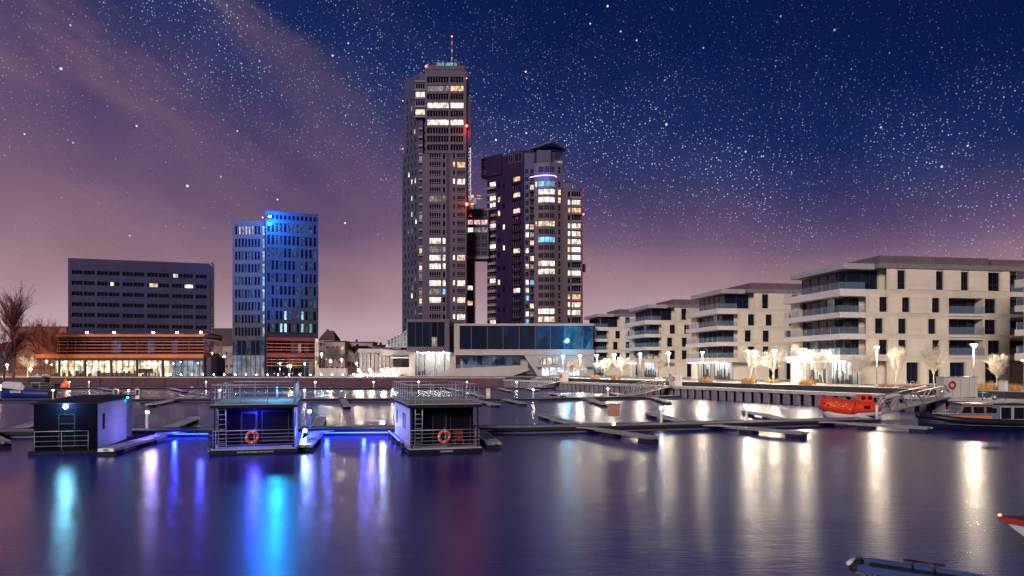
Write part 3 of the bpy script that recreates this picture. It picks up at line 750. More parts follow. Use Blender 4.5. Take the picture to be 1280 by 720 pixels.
# top of the wing: two storeys of wide windows turning towards the front
for y, g in ((107, dark_glass), (117.5, white_lit), (128, dark_glass), (139.5, warm_lit)):
    h = (xx(519), xx(531), zz(y + 3.6), zz(y - 3.6)); Wn.add(Face((0, .6), (1, 0)), *h, .0, 4, 1, tw_frame, g, .14, LL(g))
w.box(xx(518.5), xx(531.8), .63, 6, zz(146), zz(99)); w.use(tw_slab)
for y in (101.5, 112, 122.5, 133, 145.5): w.box(xx(518), xx(531.9), -.1, .7, zz(y + 1.0), zz(y - .6))
w.build('wall', tA)
# dark slot with balconies between wing and front
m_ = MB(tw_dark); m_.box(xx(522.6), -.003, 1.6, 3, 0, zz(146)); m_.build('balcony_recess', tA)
for k in range(24):
    y = 160 + 10.55 * k; m_ = MB(tw_slab); m_.box(xx(523), -.01, .5, 1.6, zz(y + 1.2), zz(y - 1.2)); m_.build('balcony', tA)
    if row_near(y, (304, 325, 375, 356)) or k % 7 == 3:
        Wn.add(Face((0, 1.6), (1, 0)), xx(523.4), -.3, zz(y + 8.3), zz(y + 1.6), -.03, 2, 1, tw_frame, warm_lit if row_near(y, (304, 325, 375)) else dim_lit, .1, 'window glowing in the dark facade')
# penthouse crown with lit sign, aviation lamps, antenna
m_ = MB(tw_panel); m_.box(xx(532), xx(581), -.6, 8, UP + .3, UP + 1.9); m_.use(darkstone); m_.box(xx(540), xx(575), .5, 9, UP + 1.9, UP + 4.); m_.build('crown', tA)
m_ = MB(cyan_lit)
rr = random.Random(2)
for i in range(9):
    x0 = xx(546) + i * .92
    m_.box(x0, x0 + .22, .3, .42, UP + 2.1, UP + 3.5)
    if i % 4 != 3: m_.box(x0 + .23, x0 + .55, .3, .42, UP + (3.25, 2.7, 2.1)[i % 3], UP + (3.5, 2.95, 2.35)[i % 3]); m_.box(x0 + .56, x0 + .76, .3, .42, UP + 2.1, UP + 3.5)
m_.build('roof_sign', tA)
an = MB(whitemetal); rp = MB(redp); zb, ztop = UP + 4, zz(41)
for i in range(7):
    (rp if i % 2 == 0 else an).tube((xx(564), 4, zb + (ztop - zb) * i / 7), (xx(564), 4, zb + (ztop - zb) * (i + 1) / 7), .3 - .02 * i, n=6)
an.mats, n0 = an.mats + rp.mats, len(an.v); an.f += [tuple(i + n0 for i in f) for f in rp.f]; an.v += rp.v; an.mi += [1] * len(rp.f); an.sm += rp.sm
an.build('antenna', tA)
for px, y, yy, r, mt in ((533, 84, -.9, .45, red_lamp), (583.5, 98.5, -.6, .22, red_lamp), (583.4, 158, -.8, .5, red_lamp), (564, 40, 4, .3, red_dim), (583.6, 256, -.9, .62, red_lamp), (503.5, 126, 13, .2, red_dim), (503.3, 186, 13, .2, red_dim)):
    m_ = MB(mt); m_.ball((xx(px) if yy < 10 else X(px, 313) - o1[0], yy, zz(y, 300 if yy < 10 else 313)), r, 8, 6); m_.build('aviation_lamp', tA)
# steel lattice on the east edge, glass pod and link towards the second tower
m_ = MB(tw_dark); m_.box(xx(584.2), xx(588.5), 1, 4, zz(181), zz(119)); m_.use(steel)
for i in range(16):
    za, zb_ = zz(182 + i * 4), zz(186 + i * 4); s = i % 2
    m_.tube((xx(585), 2, za), (xx(585), 2, zb_), .15, n=4); m_.tube((xx(588), 2, za), (xx(588), 2, zb_), .15, n=4); m_.tube((xx(585 + 3 * s), 2, za), (xx(588 - 3 * s), 2, zb_), .1, n=4)
m_.build('edge_lattice', tA)
m_ = MB(steel); cx, cy = xx(590), 3.; ring = lambda r, z: [(cx + r * math.cos(2 * math.pi * (i + .5) / 8), cy + r * math.sin(2 * math.pi * (i + .5) / 8), z) for i in range(8)]
m_.loft([ring(1.0, zz(259)), ring(1.75, zz(255)), ring(1.75, zz(253))], smooth=False); m_.use(dim_lit); m_.loft([ring(1.7, zz(253)), ring(1.7, zz(246))], smooth=False, caps=False); m_.use(steel); m_.loft([ring(1.8, zz(246)), ring(1.6, zz(242.5))], smooth=False)
m_.build('lookout_pod', tA)
m_ = MB(steel)
for y in (242.5, 246): m_.tube((xx(595), 3, zz(y)), (xx(612), 5, zz(y)), .28, n=5)
m_.build('link_beam', tA)
Y3 = 310.; zl = lambda py: zz(py, Y3); xl = lambda px: X(px, Y3) - o1[0]
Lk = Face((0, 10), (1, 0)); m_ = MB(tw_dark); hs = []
for i in range(6):
    y = 268 + 9.6 * i
    for p0, p1 in ((583, 591.5), (592.5, 600.5), (601.5, 609.5)):
        h = (xl(p0), xl(p1), zl(y + 3.2), zl(y - 3.)); hs.append(h)
        g = pink_lit if i == 1 else (white_lit if p0 < 592 else dim_lit) if i == 2 else dark_glass
        Wn.add(Lk, *h, .2, 4, 1, tw_frame, g, .12, LL(g))
for i in range(8):
    y = 331 + 9.6 * i; h = (xl(584), xl(591), zl(y + 3), zl(y - 3)); hs.append(h)
    g = white_lit if i in (3,) else orange_lit if i == 5 else dark_glass
    Wn.add(Lk, *h, .2, 3, 1, tw_frame, g, .12, LL(g))
wall(m_, Lk, xx(583) + .01, xl(611), zl(322), zl(262), hs[:18], .2); wall(m_, Lk, xx(583) + .01, xl(592.5), 0, zl(322), hs[18:], .2)
m_.box(xx(583) + .02, xl(611), 10.21, 22, zl(322), zl(262)); m_.box(xx(583) + .02, xl(592.5), 10.21, 22, 0, zl(322) - .003)
m_.use(tw_slab); m_.box(xx(583) + .02, xl(611), 9.7, 10.2, zl(263), zl(260.8)); m_.box(xx(583) + .02, xl(611), 9.8, 10.19, zl(323.5), zl(320.5))
m_.build('link_wing', tA)
Wn.finish()

# second tower
Y2 = 300.; o2 = (X(668, Y2), Y2)
xb = lambda px: (px - 668) / 3.
tB = thing('shorter_tower', 'shorter residential tower with dark purple flank, rounded pale front and wedge canopy roof', 'tower', (*o2, TERR), 0)
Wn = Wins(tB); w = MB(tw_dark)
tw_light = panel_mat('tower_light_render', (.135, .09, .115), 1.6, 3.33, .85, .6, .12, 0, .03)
# dark flank from back-left to the corner
pL = (X(609, 314) - o2[0], 14.); pR = (xb(655.5), 1.2); u = Vector((pR[0] - pL[0], pR[1] - pL[1])); fl_ = u.length; u.normalize()
Dk = Face(pL, (u.x, u.y))
ad_ = lambda px: (lambda k: (k * (pL[1] + Y2) - (pL[0] + o2[0])) / (u.x - k * u.y))((px - 640) / FOC)
hs = []; slabs = []
for i in range(21):
    y = 230.5 + 8.6 * i
    for col, (p0, p1) in enumerate(((612, 619.5), (622, 625), (628.5, 631), (641.5, 650))):
        Yc = Y2 + 14 - 12.8 * (ad_((p0 + p1) / 2) / fl_)
        yy = 224 + 9.95 * i if col == 3 else y + (0 if col == 0 else 2)
        if (col == 2 and i % 3) or (col == 1 and i % 2): continue
        h = (ad_(p0), ad_(p1), zz(yy + 2.9, Yc), zz(yy - 3.2, Yc))
        if h[2] < .5: continue
        hs.append(h)
        lit = {0: (0, 2, 3, 6, 9, 14, 20), 1: (2, 4, 14), 2: (6, 9), 3: (0, 2, 4, 9, 14)}[col]
        g = (rnd.choice((warm_lit, white_lit, orange_lit)) if col else white_lit) if i in lit else dark_glass
        Wn.add(Dk, *h, .22, 3 if p1 - p0 > 5 else 1, 1, tw_frame if col in (0, 3) else None, g, .12, LL(g))
        if col in (0, 3): slabs.append((ad_(p0) - .4, ad_(p1) + .6, h[2] - 1.2, h[2] - .15))
zfl = zz(193.5, 306)
wall(w, Dk, 0, fl_, 0, zfl, hs, .22)
def dp(a, d): q = Dk.p(a, 0, d); return (q[0], q[1])
w.prism([dp(0, -.23), dp(fl_, -.23), (xb(700), 3), (xb(700), 24), (pL[0] + 3, 26)], 0, zfl - .003)
w.prism([dp(ad_(634), .003), dp(fl_, .003), (xb(667), 1.6), (xb(667), 12), dp(ad_(634), -10)], zfl, zz(189, 303))
Dkt = lambda a0, a1, d0, d1, z0, z1: Dk.box(w, a0, a1, d0, d1, z0, z1)
Dkt(-2.8, 8.5, .003, .7, zz(222, 314), zz(197, 314)); Dkt(-2.8, -.003, -8, 0, zz(222, 314), zz(197, 314))                 # overhanging box high on the flank
w.build('wall', tB)
for k, (py0, py1) in enumerate(((202, 206.5), (213, 217.5))):
    Wn.add(Dk, -2.2, -.2, zz(py1, 314), zz(py0, 314), -.72, 2, 1, tw_frame, dim_lit if False else blue_glass, .12)
for a0, a1, z0, z1 in slabs:
    m_ = MB(tw_slab if a0 < 8 else tw_dark); Dk.box(m_, a0, a1, .003, 1.0, z0, z1); m_.build('balcony', tB)
# re-entrant strip of windows and balconies
w = MB(tw_side); St = Face((xb(655.5), 1.25), (1, 0)); hs = []
for i in range(20):
    y = 213 + 9.95 * i
    h = (.2, 1.9, zz(y + 3.2), zz(y - 3.2)); h2 = (2.4, 4.0, zz(y + 3.2), zz(y - 3.2)); hs += [h, h2]
    g = white_lit if i in (7, 8, 10, 14, 18) else cyan_lit if i in (19,) else blue_lit if i == 16 else warm_lit if i in (12, 15) else dark_glass
    g2 = warm_lit if i in (2, 7, 9, 11, 17) else dim_lit if i in (8, 12, 18) else cyan_lit if i == 14 else dark_glass
    Wn.add(St, *h, .2, 2, 1, tw_frame, g, .1, LL(g)); Wn.add(St, *h2, .2, 2, 1, tw_frame, g2, .1, LL(g2))
wall(w, St, 0, 4.2, 0, zz(190), hs, .2); w.build('recess_wall', tB)
for i in range(19):
    y = 218 + 9.95 * i; m_ = MB(tw_dark); m_.box(xb(662), xb(668), .2, 1.2, zz(y + 1.2), zz(y - .8)); m_.build('balcony', tB)
# rounded pale front
pts = [(0, 0.2), (1.5, -.5), (3.9, -1.4), (6.3, -1.4), (8.6, -.6), (11.9, .5)]
litrow = {1: cyan_lit, 2: white_lit, 3: white_lit, 6: warm_lit, 8: blue_lit, 11: white_lit, 12: white_lit, 17: white_lit, 18: warm_lit}
w = MB(tw_light); ztop = zz(204)
for j, (p0, p1) in enumerate(zip(pts, pts[1:])):
    d = Vector((p1[0] - p0[0], p1[1] - p0[1])); ln = d.length; d.normalize(); fc = Face(p0, (d.x, d.y)); hs = []
    for i in range(19):
        y = 219.5 + 9.97 * i; z0, z1 = zz(y + 3.6, 299), zz(y - 3.4, 299)
        if i == 0: z0, z1 = zz(216, 299), zz(207.5, 299)
        if j in (1, 2, 3):
            h = (0.06, ln - .06, z0, z1); g = litrow.get(i, blue_lit if i == 0 and j == 2 else dark_glass)
            if i == 0: g = blue_glass
            hs.append(h); Wn.add(fc, *h, .18, 3, 1, tw_frame, g, .12, LL(g))
        elif j == 4:
            h = (1.3, 2.6, z0, z1); g = warm_lit if i in (2, 3) else orange_lit if i == 3 else dark_glass
            hs.append(h); Wn.add(fc, *h, .18, 1, 2, tw_frame, g, .12, LL(g))
        elif j == 0 and i in (1, 6): 
            h = (.35, 1.25, z0, z1); hs.append(h); Wn.add(fc, *h, .18, 1, 1, tw_frame, warm_lit, .12, 'window glowing in the dark facade')
    wall(w, fc, 0, ln, 0, ztop, hs, .18)
inner = [(x, y + .25) for x, y in pts]
w.prism(inner + [(xb(703), 20), (0, 20)], 0, ztop - .01)
w.build('rounded_wall', tB)
m_ = MB(lamp_mat('led_line', (.45, .4, 1.), 3.)); lp_ = [(-1.9, -.2)] + [(x, y - .12) for x, y in pts[:5]] + [(9.3, -.45)]
m_.path([(x, y, zz(220.3 if 0 < i < 6 else 222)) for i, (x, y) in enumerate(lp_)], .16, 5); m_.build('led_line', tB)
# crown with wedge canopy
w = MB(tw_side); w.box(xb(671), xb(689), 1.2, 12, ztop, zz(186.5)); w.box(xb(692.5), xb(704), .8, 14, ztop - 9, zz(199)); w.use(tw_dark); w.box(xb(689.01), xb(695), 2.5, 12, ztop, zz(188)); w.build('crown', tB)
for y in (203.5, 212.5, 222): Wn.add(Face((xb(694), .8), (1, 0)), .1, 3.0, zz(y + 3), zz(y - 3), -.02, 3, 1, tw_frame, dim_lit if y < 205 else blue_glass, .12)
for p0, p1 in ((636, 641), (643.5, 652.5)):
    Wn.add(Dk, ad_(p0), ad_(p1), zz(203, 304), zz(191.5, 304), -.03, 2, 1, tw_frame, blue_glass, .12)
m_ = MB(tw_side); zc = lambda py: zz(py, 300)
top = [(xb(641), 6, zc(186.5)), (xb(690), -1.5, zc(177)), (xb(708.5), 3, zc(182.5)), (xb(700), 14, zc(182.5)), (xb(660), 14, zc(184.5))]
bot = [(x, y, z - .7) for x, y, z in top]
m_.poly(bot + top, [(4, 3, 2, 1, 0), (5, 6, 7, 8, 9)] + [(i, (i + 1) % 5, 5 + (i + 1) % 5, 5 + i) for i in range(5)])
m_.use(tw_dark); m_.poly([(xb(690), 3, zc(190)), (xb(700), 3, zc(190)), (xb(706), 4, zc(184)), (xb(689), 2, zc(184)), (xb(690), 10, zc(190)), (xb(700), 10, zc(190)), (xb(706), 10, zc(184)), (xb(689), 10, zc(184))], [(0, 1, 2, 3), (1, 5, 6, 2), (7, 6, 5, 4), (4, 0, 3, 7)])
m_.build('canopy_roof', tB)
# east wing
w = MB(tw_light); Ea = Face((11.9, .5), (math.cos(.1), math.sin(.1))); lw = (xb(727.3) - 11.9) / math.cos(.1); hs = []
Er = [252.5 + 9.85 * i for i in range(-1, 16)]
for i, y in enumerate(Er):
    z0, z1 = zz(y + 3.4, 301), zz(y - 3.2, 301)
    for p0, p1, n in ((710, 713.5, 1), (715, 726.5, 4)):
        h = ((p0 - 703.7) / 3, (p1 - 703.7) / 3, z0, z1); hs.append(h)
        g = white_lit if i in (1, 4, 5, 6, 7, 8, 10, 15) else orange_lit if i in (2, 13) else warm_lit if i in (14,) else dark_glass
        Wn.add(Ea, *h, .5, n, 1, tw_frame, g, .12, LL(g))
    m_ = MB(tw_slab); Ea.box(m_, (714.5 - 703.7) / 3, (727 - 703.7) / 3, .003, .9, z0 - .9, z0 - .05); m_.build('balcony', tB)
wall(w, Ea, 0, (714 - 703.7) / 3, 0, zz(228), [h for h in hs if h[0] < 3], .5); wall(w, Ea, (714 - 703.7) / 3 + .001, lw, 0, zz(237.5), [h for h in hs if h[0] > 3], .5)
q0, q1, q2 = Ea.p(0, 0, -.52), Ea.p(3.43, 0, -.52), Ea.p(lw, 0, -.52)
w.prism([q0[:2], q1[:2], (q1[0], 18), (11.9, 18)], 0, zz(228)); w.prism([(q1[0] + .01, q1[1]), q2[:2], (q2[0], 18), (q1[0] + .01, 18)], 0, zz(237.6))
w.use(red_wall); w.box(q2[0] + .003, q2[0] + .5, .5, 12, 0, zz(232)); w.use(tw_dark); w.box(q1[0] - 2, q1[0] + .0, 3, 6, zz(228), zz(224)); w.build('east_wall', tB)
m_ = MB(red_lamp); m_.ball((q2[0] + .8, .5, zz(267.5)), .3, 8, 6); m_.build('aviation_lamp', tB)
m_ = MB(tw_side); m_.box(q2[0] + .55, q2[0] + 2.0, 3, 6, zz(338), zz(328.5)); m_.build('side_balcony', tB)
Wn.finish()
for (x, y, z), en, rad, c_ in (((X(583.5, 297), 296.5, Z(254, 297)), 1300, .4, (1, .03, .05)), ((X(584, 297), 297, Z(160, 297)), 1700, .4, (1, .03, .05)), ((X(680, 296), 294, Z(221, 296)), 2500, .5, (.1, .2, 1))):
    l = bpy.data.lights.new('facade_lamp', 'POINT'); l.energy = en; l.shadow_soft_size = rad; l.color = c_
    o = bpy.data.objects.new('facade_lamp', l); COL.objects.link(o); o.location = (x, y, z)
# ------------------------------------------------------------------ dark slab block (hotel) on the west side
dk_panel = panel_mat('aubergine_panel', (.034, .027, .085), 1.4, .95, .5, .5, .5, .5, .02)
lo, rot, wid = frame(85, 215, 262, 226.8)
hb = thing('slab_block', 'long dark aubergine office slab with strips of windows above the cafe', 'office building', (*lo, TERR - .2), rot)
pa = lambda px: along(px, lo, rot); zh = lambda py: Z(py, 215) - TERR + .2
Wn = Wins(hb); w = MB(dk_panel); Fr = Face((0, 0), (1, 0)); hs = []
rw = [340.0, 353.3, 366.6, 380.1, 393.4, 406.8]
for k, y in enumerate(rw):
    for b, (p0, p1) in enumerate(((89, 119), (121, 150), (152.5, 181), (183.5, 212), (214.5, 242), (244, 259))):
        a0, a1 = pa(p0), pa(p1); n = 2 if b < 5 else 1
        for j in range(n):
            h = (a0 + (a1 - a0) * j / n + .12, a0 + (a1 - a0) * (j + 1) / n - .12, zh(y + 2.5), zh(y - 2.7)); hs.append(h)
            g = white_lit if (k, b, j) in ((0, 4, 0), (1, 4, 1)) else warm_lit if (k, b, j) in ((1, 1, 1), (1, 3, 0)) else dark_glass
            if g is not dark_glass: 
                c0 = (h[0] + h[1]) / 2 + {(0, 4, 0): -.6, (1, 1, 1): -.6}.get((k, b, j), .3); ww = {(0, 4, 0): .9, (1, 1, 1): .6}.get((k, b, j), 1.35)
                Wn.add(Fr, h[0], max(h[0] + .3, c0 - ww), h[2], h[3], .3, 1, 1, dark_frame, dark_glass, .08); Wn.add(Fr, max(h[0] + .3, c0 - ww), min(h[1], c0 + ww), h[2], h[3], .3, 1, 1, dark_frame, g, .08, 'lit office window')
                if c0 + ww < h[1] - .3: Wn.add(Fr, c0 + ww, h[1], h[2], h[3], .3, 1, 1, dark_frame, dark_glass, .08)
            else: Wn.add(Fr, *h, .3, 3, 1, dark_frame, g, .08)
wall(w, Fr, 0, wid, 0, zh(323), hs, .3)
w.box(.01, wid - .01, .32, 15, 0, zh(323) - .02); w.box(0, wid, 0, .5, zh(323) + .003, zh(322.4))
Es = Face((wid, 0), (0, 1)); w.build('wall', hb)
m_ = MB(light_frame)
for k in range(22): m_.box(wid + .003, wid + .35, 3, 13, 14 + k * 1.05, 14.45 + k * 1.05)
m_.build('side_louvre', hb)
Wn.finish()
# cafe podium with copper bands
copper = mat('copper_band', (.6, .15, .035), .45, .2, var=.3, scale=.8)
Yp = 205.; lo = (X(73, Yp), Yp); kx = Yp / FOC; px_ = lambda p: (p - 73) * kx; zp = lambda py: Z(py, Yp) - TERR + .2
cf = thing('cafe_building', 'low two storey cafe building with orange copper bands and a brightly lit glazed ground floor', 'cafe', (*lo, TERR - .2), 0)
Wn = Wins(cf); x1 = px_(257); xl_ = px_(48); Fr = Face((0, 0), (1, 0))
cafe_back_glow = lit_mat('cafe_wall_glow', (1., .62, .26), 2.0, (1., .85, .6), .7)
w = MB(copper); w.box(-.2, x1, -.9, 12, zp(421), zp(418.3)); w.box(xl_, x1, -1.4, 9.5, zp(447.5), zp(443)); w.use(darkstone); w.box(xl_ + .2, x1 - .1, -1.2, 9.4, zp(450), zp(447.6)); w.box(0, x1, .2, 9.4, zp(442.9), zp(441.5)); w.box(.02, x1 - .1, .1, 11.9, zp(424.5), zp(421.1)); w.build('copper_band', cf)
for p0, p1, g in ((75, 84, dark_glass), (85, 94, blue_glass), (95, 106, dark_glass), (107, 129, dark_glass), (130, 140, blue_glass), (141.5, 151, cyan_lit), (152, 171, blue_glass), (172, 184, blue_glass), (185, 193, cyan_lit), (194, 215, blue_glass), (216, 222, cyan_lit), (223, 236, blue_glass), (237, 255, blue_glass)):
    gg = lit_mat('upper_dim_blue', (.06, .2, .6), .28, (.1, .3, .7)) if g is cyan_lit else g
    Wn.add(Fr, px_(p0), px_(p1), zp(441.4), zp(424.6), 0, 2, 1, dark_frame, gg, .1)
m_ = MB(copper)
for y in (427, 431, 435, 439): m_.box(-.1, x1 - .3, -.5, -.25, zp(y + .5), zp(y - .35))
m_.build('sun_fin', cf)
m_ = MB(darkstone)
for p in (73, 106, 140, 171, 215, 256): m_.box(px_(p), px_(p) + .3, -.24, -.05, zp(443), zp(421.2))
m_.build('fin_post', cf)
# glazed ground floor: real room behind, with pendant lamps, and lamplight painted as glow on its back walls
m_ = MB(cafe_back_glow); m_.box(xl_ + .4, px_(200), 7.2, 7.4, 0, zp(450.1)); m_.use(mat('cafe_floor', (.35, .22, .14), .4, var=.2)); m_.box(xl_ + .4, x1 - .3, .1, 7.19, -.2, .02); m_.use(mat('cafe_ceiling', (.6, .5, .4), .7, var=.1)); m_.box(xl_ + .4, x1 - .3, .1, 7.19, zp(450.1) - .12, zp(450.1) - .004)
m_.use(lit_mat('cafe_wall_cool_glow', (.9, .85, .75), .5, (.6, .7, .9), .6)); m_.box(px_(200) + .01, x1 - .5, 6.2, 6.4, 0, zp(450.1) - .13); m_.build('interior', cf)
rr = random.Random(8)
for i, p in enumerate((58, 66, 74, 84, 92, 100, 108, 117, 126, 135, 144, 153, 162, 171, 180, 190, 207, 222, 238)):
    m_ = MB(lamp_mat('cafe_lamp', (1., .72, .4), 30)); m_.ball((px_(p), rr.uniform(1.5, 5), zp(450.1) - rr.uniform(.5, 1.3)), .16, 8, 6); m_.build('pendant_lamp', cf)
m_ = MB(mat('cafe_furniture', (.2, .1, .06), .6, var=.4))
for i in range(46):
    x = rr.uniform(xl_ + 1, px_(196)); y = rr.uniform(1.0, 6.4); h = rr.choice((.75, .75, .9, 1.1, 1.6)); q = rr.uniform(.25, .6)
    m_.box(x, x + q, y, y + q, .02, h)
m_.box(px_(112), px_(150), 5, 5.8, .02, 1.1); m_.box(px_(158), px_(176), 6.6, 7.1, .9, 2.2); m_.build('cafe_seating', cf)
gl = [49 + 7.45 * i for i in range(29)]
for i, (p0, p1) in enumerate(zip(gl[:-1], gl[1:])): Wn.add(Face((0, -.2), (1, 0)), px_(p0), min(px_(p1), x1 - .1) - .02, .02, zp(450.1), 0, 1, 2, dark_frame, clear, .07, None, rail=.62)
Wn.finish()
m_ = MB(darkstone)
for p in (76, 108, 141, 173, 205, 256): m_ = MB(darkstone); m_.box(px_(p) - .2, px_(p) + .25, -1.0, -.5, 0, zp(450)); m_.build('column', cf)
m_ = MB(darkstone); m_.box(x1 - .1, x1 + 1.6, -.3, 10, 0, zp(446)); m_.build('side_wall', cf)
m_ = MB(darkstone); m_.box(px_(60), px_(256), 1.5, 11, zp(418), zp(416.6)); m_.build('roof', cf)
for i, p in enumerate((107, 141, 190, 220, 250)):
    t = thing('roof_floodlight', 'white floodlight on the cafe roof edge, ' + ('first from the trees', 'second from the trees', 'in the middle of the roof', 'second from the blue tower', 'next to the blue tower')[i], 'floodlight', (lo[0] + px_(p), Yp + .6, TERR - .2 + zp(418)), 0, 'white floodlights on the cafe roof')
    m_ = MB(steel); m_.tube((0, 0, 0), (0, 0, .5), .05); m_.build('post', t); m_ = MB(lamp_mat('flood_lamp', (.9, .95, 1.), 60)); m_.box(-.3, .3, -.12, .12, .5, .78); m_.build('lamp', t)

# ------------------------------------------------------------------ blue floodlit office tower
bl_panel = panel_mat('office_panel', (.045, .05, .075), 1.3, 3.6, .8, .5, .12, 0, .02)
bl_dark = panel_mat('office_dark_panel', (.035, .04, .065), 1.2, 3.6, .8, .5, .12, 0, .02)
lo, rot, wid = frame(332, 205, 398, 210)
bt = thing('office_tower', 'slim office tower washed in blue floodlight with copper banded base', 'office tower', (*lo, TERR - .2), rot)
pa = lambda px: along(px, lo, rot); zb = lambda py: Z(py, 205) - TERR + .2
Wn = Wins(bt); w = MB(bl_dark); Fr = Face((0, 0), (1, 0)); hs = []; small = lit_mat('office_specks', (.1, .35, .9), .12, (.5, .8, 1.), 1.6)
rws = [(270, 6)] + [(283.5 + 15.75 * i, 5.8 - .0 * i) for i in range(9)]
for k, (y, hh) in enumerate(rws):
    for j in range(12):
        p0 = 334.2 + 5.25 * j
        h = (pa(p0), pa(p0 + 3.3), zb(y + hh / 1.05 if k else y + 3), zb(y - hh if k else y - 2.5)); hs.append(h)
        g = small if rnd.random() < .42 and k else dark_glass
        if (k, j) in ((9, 8), (9, 10), (8, 8), (9, 4), (8, 4), (9, 3)): g = lit_mat('office_lit', (.5, .85, 1.), 1.2)
        Wn.add(Fr, *h, .35, 1, 2, dark_frame, g, .07, None, rail=.75)
wall(w, Fr, 0, wid, 12.6, zb(264), hs, .35); w.box(.01, wid - .01, .37, 16, 0, zb(264) - .05); w.box(0, wid, -.06, .3, zb(264) + .003, zb(263.2)); w.build('wall', bt)
# lower wing in front-left
Yw = 207.; wx0, wx1 = X(290.5, Yw), X(330.6, Yw); ox = lo[0]; 
wg = thing('office_wing', 'lower blue grey office wing with tall narrow windows joined to the slim tower', 'office tower', (wx0, Yw, TERR - .2), 0)
kw = Yw / FOC; pw = lambda p: (p - 290.5) * kw; zw = lambda py: Z(py, Yw) - TERR + .2; Ww = Wins(wg); w = MB(bl_panel); hs = []; wl = pw(331)
for k in range(9):
    y0, y1 = 282.5 + 15.85 * k, 293 + 15.85 * k
    for j in range(8):
        p0 = 294 + 4.05 * j; h = (pw(p0), pw(p0 + 2.7), zw(y1), zw(y0)); hs.append(h)
        g = lit_mat('office_top_lit', (1., .82, .72), .75) if k == 0 and 1 <= j <= 5 else small if rnd.random() < .3 else dark_glass
        Ww.add(Fr, *h, .35, 1, 1, dark_frame, g, .07)
    h = (pw(327.6), pw(330.4), zw(y1 + 1), zw(y0 - .5)); hs.append(h); Ww.add(Fr, *h, .35, 2, 3, dark_frame, lit_mat('stair_lit', (.25, .75, 1.), 1.1, (.8, .9, 1.), 1.2), .08, 'lit stair window')
wall(w, Fr, 0, wl, zw(425), zw(276), hs, .35); w.box(.01, wl - .01, .37, 14, zw(425) + .003, zw(276) - .03); w.use(mat('pier_metal', (.06, .07, .1), .5, var=.15))
for j in range(9): w.box(pw(293 + 4.05 * j) - .06, pw(293 + 4.05 * j) + .06, -.12, -.003, zw(424), zw(276.5))
w.build('wall', wg)
lobby2 = lit_mat('office_lobby', (.35, .6, 1.), .4, (1., .9, .75), .35)
for j in range(7):
    a0 = pw(290.8 + 5.75 * j); Ww.add(Fr, a0, a0 + 1.28, 0, zw(444), 0, 1, 2, dark_frame, lobby2, .08); Ww.add(Fr, a0, a0 + 1.28, zw(443.9), zw(425.4), 0, 1, 1, dark_frame, blue_glass if j % 3 else lit_mat('office_dimlobby', (.2, .4, .9), .12), .08)
Ww.finish()
m_ = MB(darkstone); m_.box(.02, wl - .02, .05, 13, 0, zw(425)); m_.build('base', wg)
bp = MB(blackp); bp.box(pa(333), pa(393), -1.5, 14, 0, zb(422)); bp.build('base', bt)
pd = Face((0, -1.5), (1, 0)); cb_ = MB(mat('crimson_band', (.22, .03, .05), .5, var=.2)); pd.box(cb_, pa(333), pa(392.5), .003, .5, zb(425.8), zb(421.8)); pd.box(cb_, pa(333), pa(392.5), .003, .5, zb(446), zb(441.5)); cb_.build('crimson_band', bt)
m_ = MB(copper)
for y in (429.5, 434, 437.5, 449.5, 453, 457): pd.box(m_, pa(333), pa(392), .25, .4, zb(y + .35), zb(y - .35))
m_.build('sun_fin', bt)
for p0, p1, y0, y1, g in ((334, 363, 426, 441, dark_glass), (364, 371, 430, 441, lit_mat('office_dimlobby', 0, 0)), (372, 376, 430, 441, lit_mat('office_lobby', 0, 0)), (381, 385, 433, 441, small), (377, 380.5, 427, 441, dark_glass), (385.5, 392, 427, 441, dark_glass), (334, 360, 447, 469, dark_glass), (361, 378, 460, 469.5, dark_glass), (378.5, 384, 449, 460, small), (385, 391.5, 449, 470, lobby2)):
    Wn.add(pd, pa(p0), pa(p1), zb(y1) if y1 < 469 else .02, zb(y0), -.03, max(1, int((p1 - p0) / 5)), 1, dark_frame, g, .08)
Wn.finish()
m_ = MB(lit_mat('side_bay', (1., .7, .42), .8, (1., .85, .6), .8)); m_.box(pa(393.2), pa(397.6), -1.2, 6, 0, zb(423)); m_.use(conc_light)
for i in range(6): m_.box(pa(393), pa(398.2), -1.7, 6.1, zb(424 + 4.2 * i), zb(422.4 + 4.2 * i))
m_.build('side_balcony', bt)
# the floodlight that colours it: a lamp on an outrigger above the parapet
fl_t = thing('blue_floodlight', 'blue floodlight on an outrigger at the tower parapet', 'floodlight', (X(337, 202.2), 202.2, Z(270, 202.2)), 0)
m_ = MB(steel); m_.tube((0, 0, -.2), (0, 3.3, 1.2), .07); m_.build('bracket', fl_t); m_ = MB(lamp_mat('blue_flood_lamp', (.08, .45, 1.), 30)); m_.box(-.4, .4, .1, .3, -.3, .1); m_.build('lamp', fl_t)
def light(kind_, loc, en, col, size=.2, dirv=None, ang=100, blend=.6):
    l = bpy.data.lights.new('lamp_light', kind_); l.energy = en; l.color = col
    if kind_ == 'AREA': l.size = size
    else: l.shadow_soft_size = size
    if kind_ == 'SPOT': l.spot_size = R(ang); l.spot_blend = blend
    o = bpy.data.objects.new('lamp_light', l); COL.objects.link(o); o.location = loc
    if dirv: o.rotation_euler = Vector(dirv).to_track_quat('-Z', 'Y').to_euler()
    return o
light('POINT', (X(339, 200.5), 200.5, Z(270, 200.5)), 28000, (.008, .22, 1.), .6)
light('SPOT', (X(345, 165), 165, 3.2), 130000, (.012, .2, 1.), .5, (X(345, 207) - X(345, 165), 42, 40), 50, .8)
light('SPOT', (X(310, 165), 165, 3.2), 170000, (.012, .2, 1.), .5, (X(312, 207) - X(310, 165), 42, 34), 46, .8)

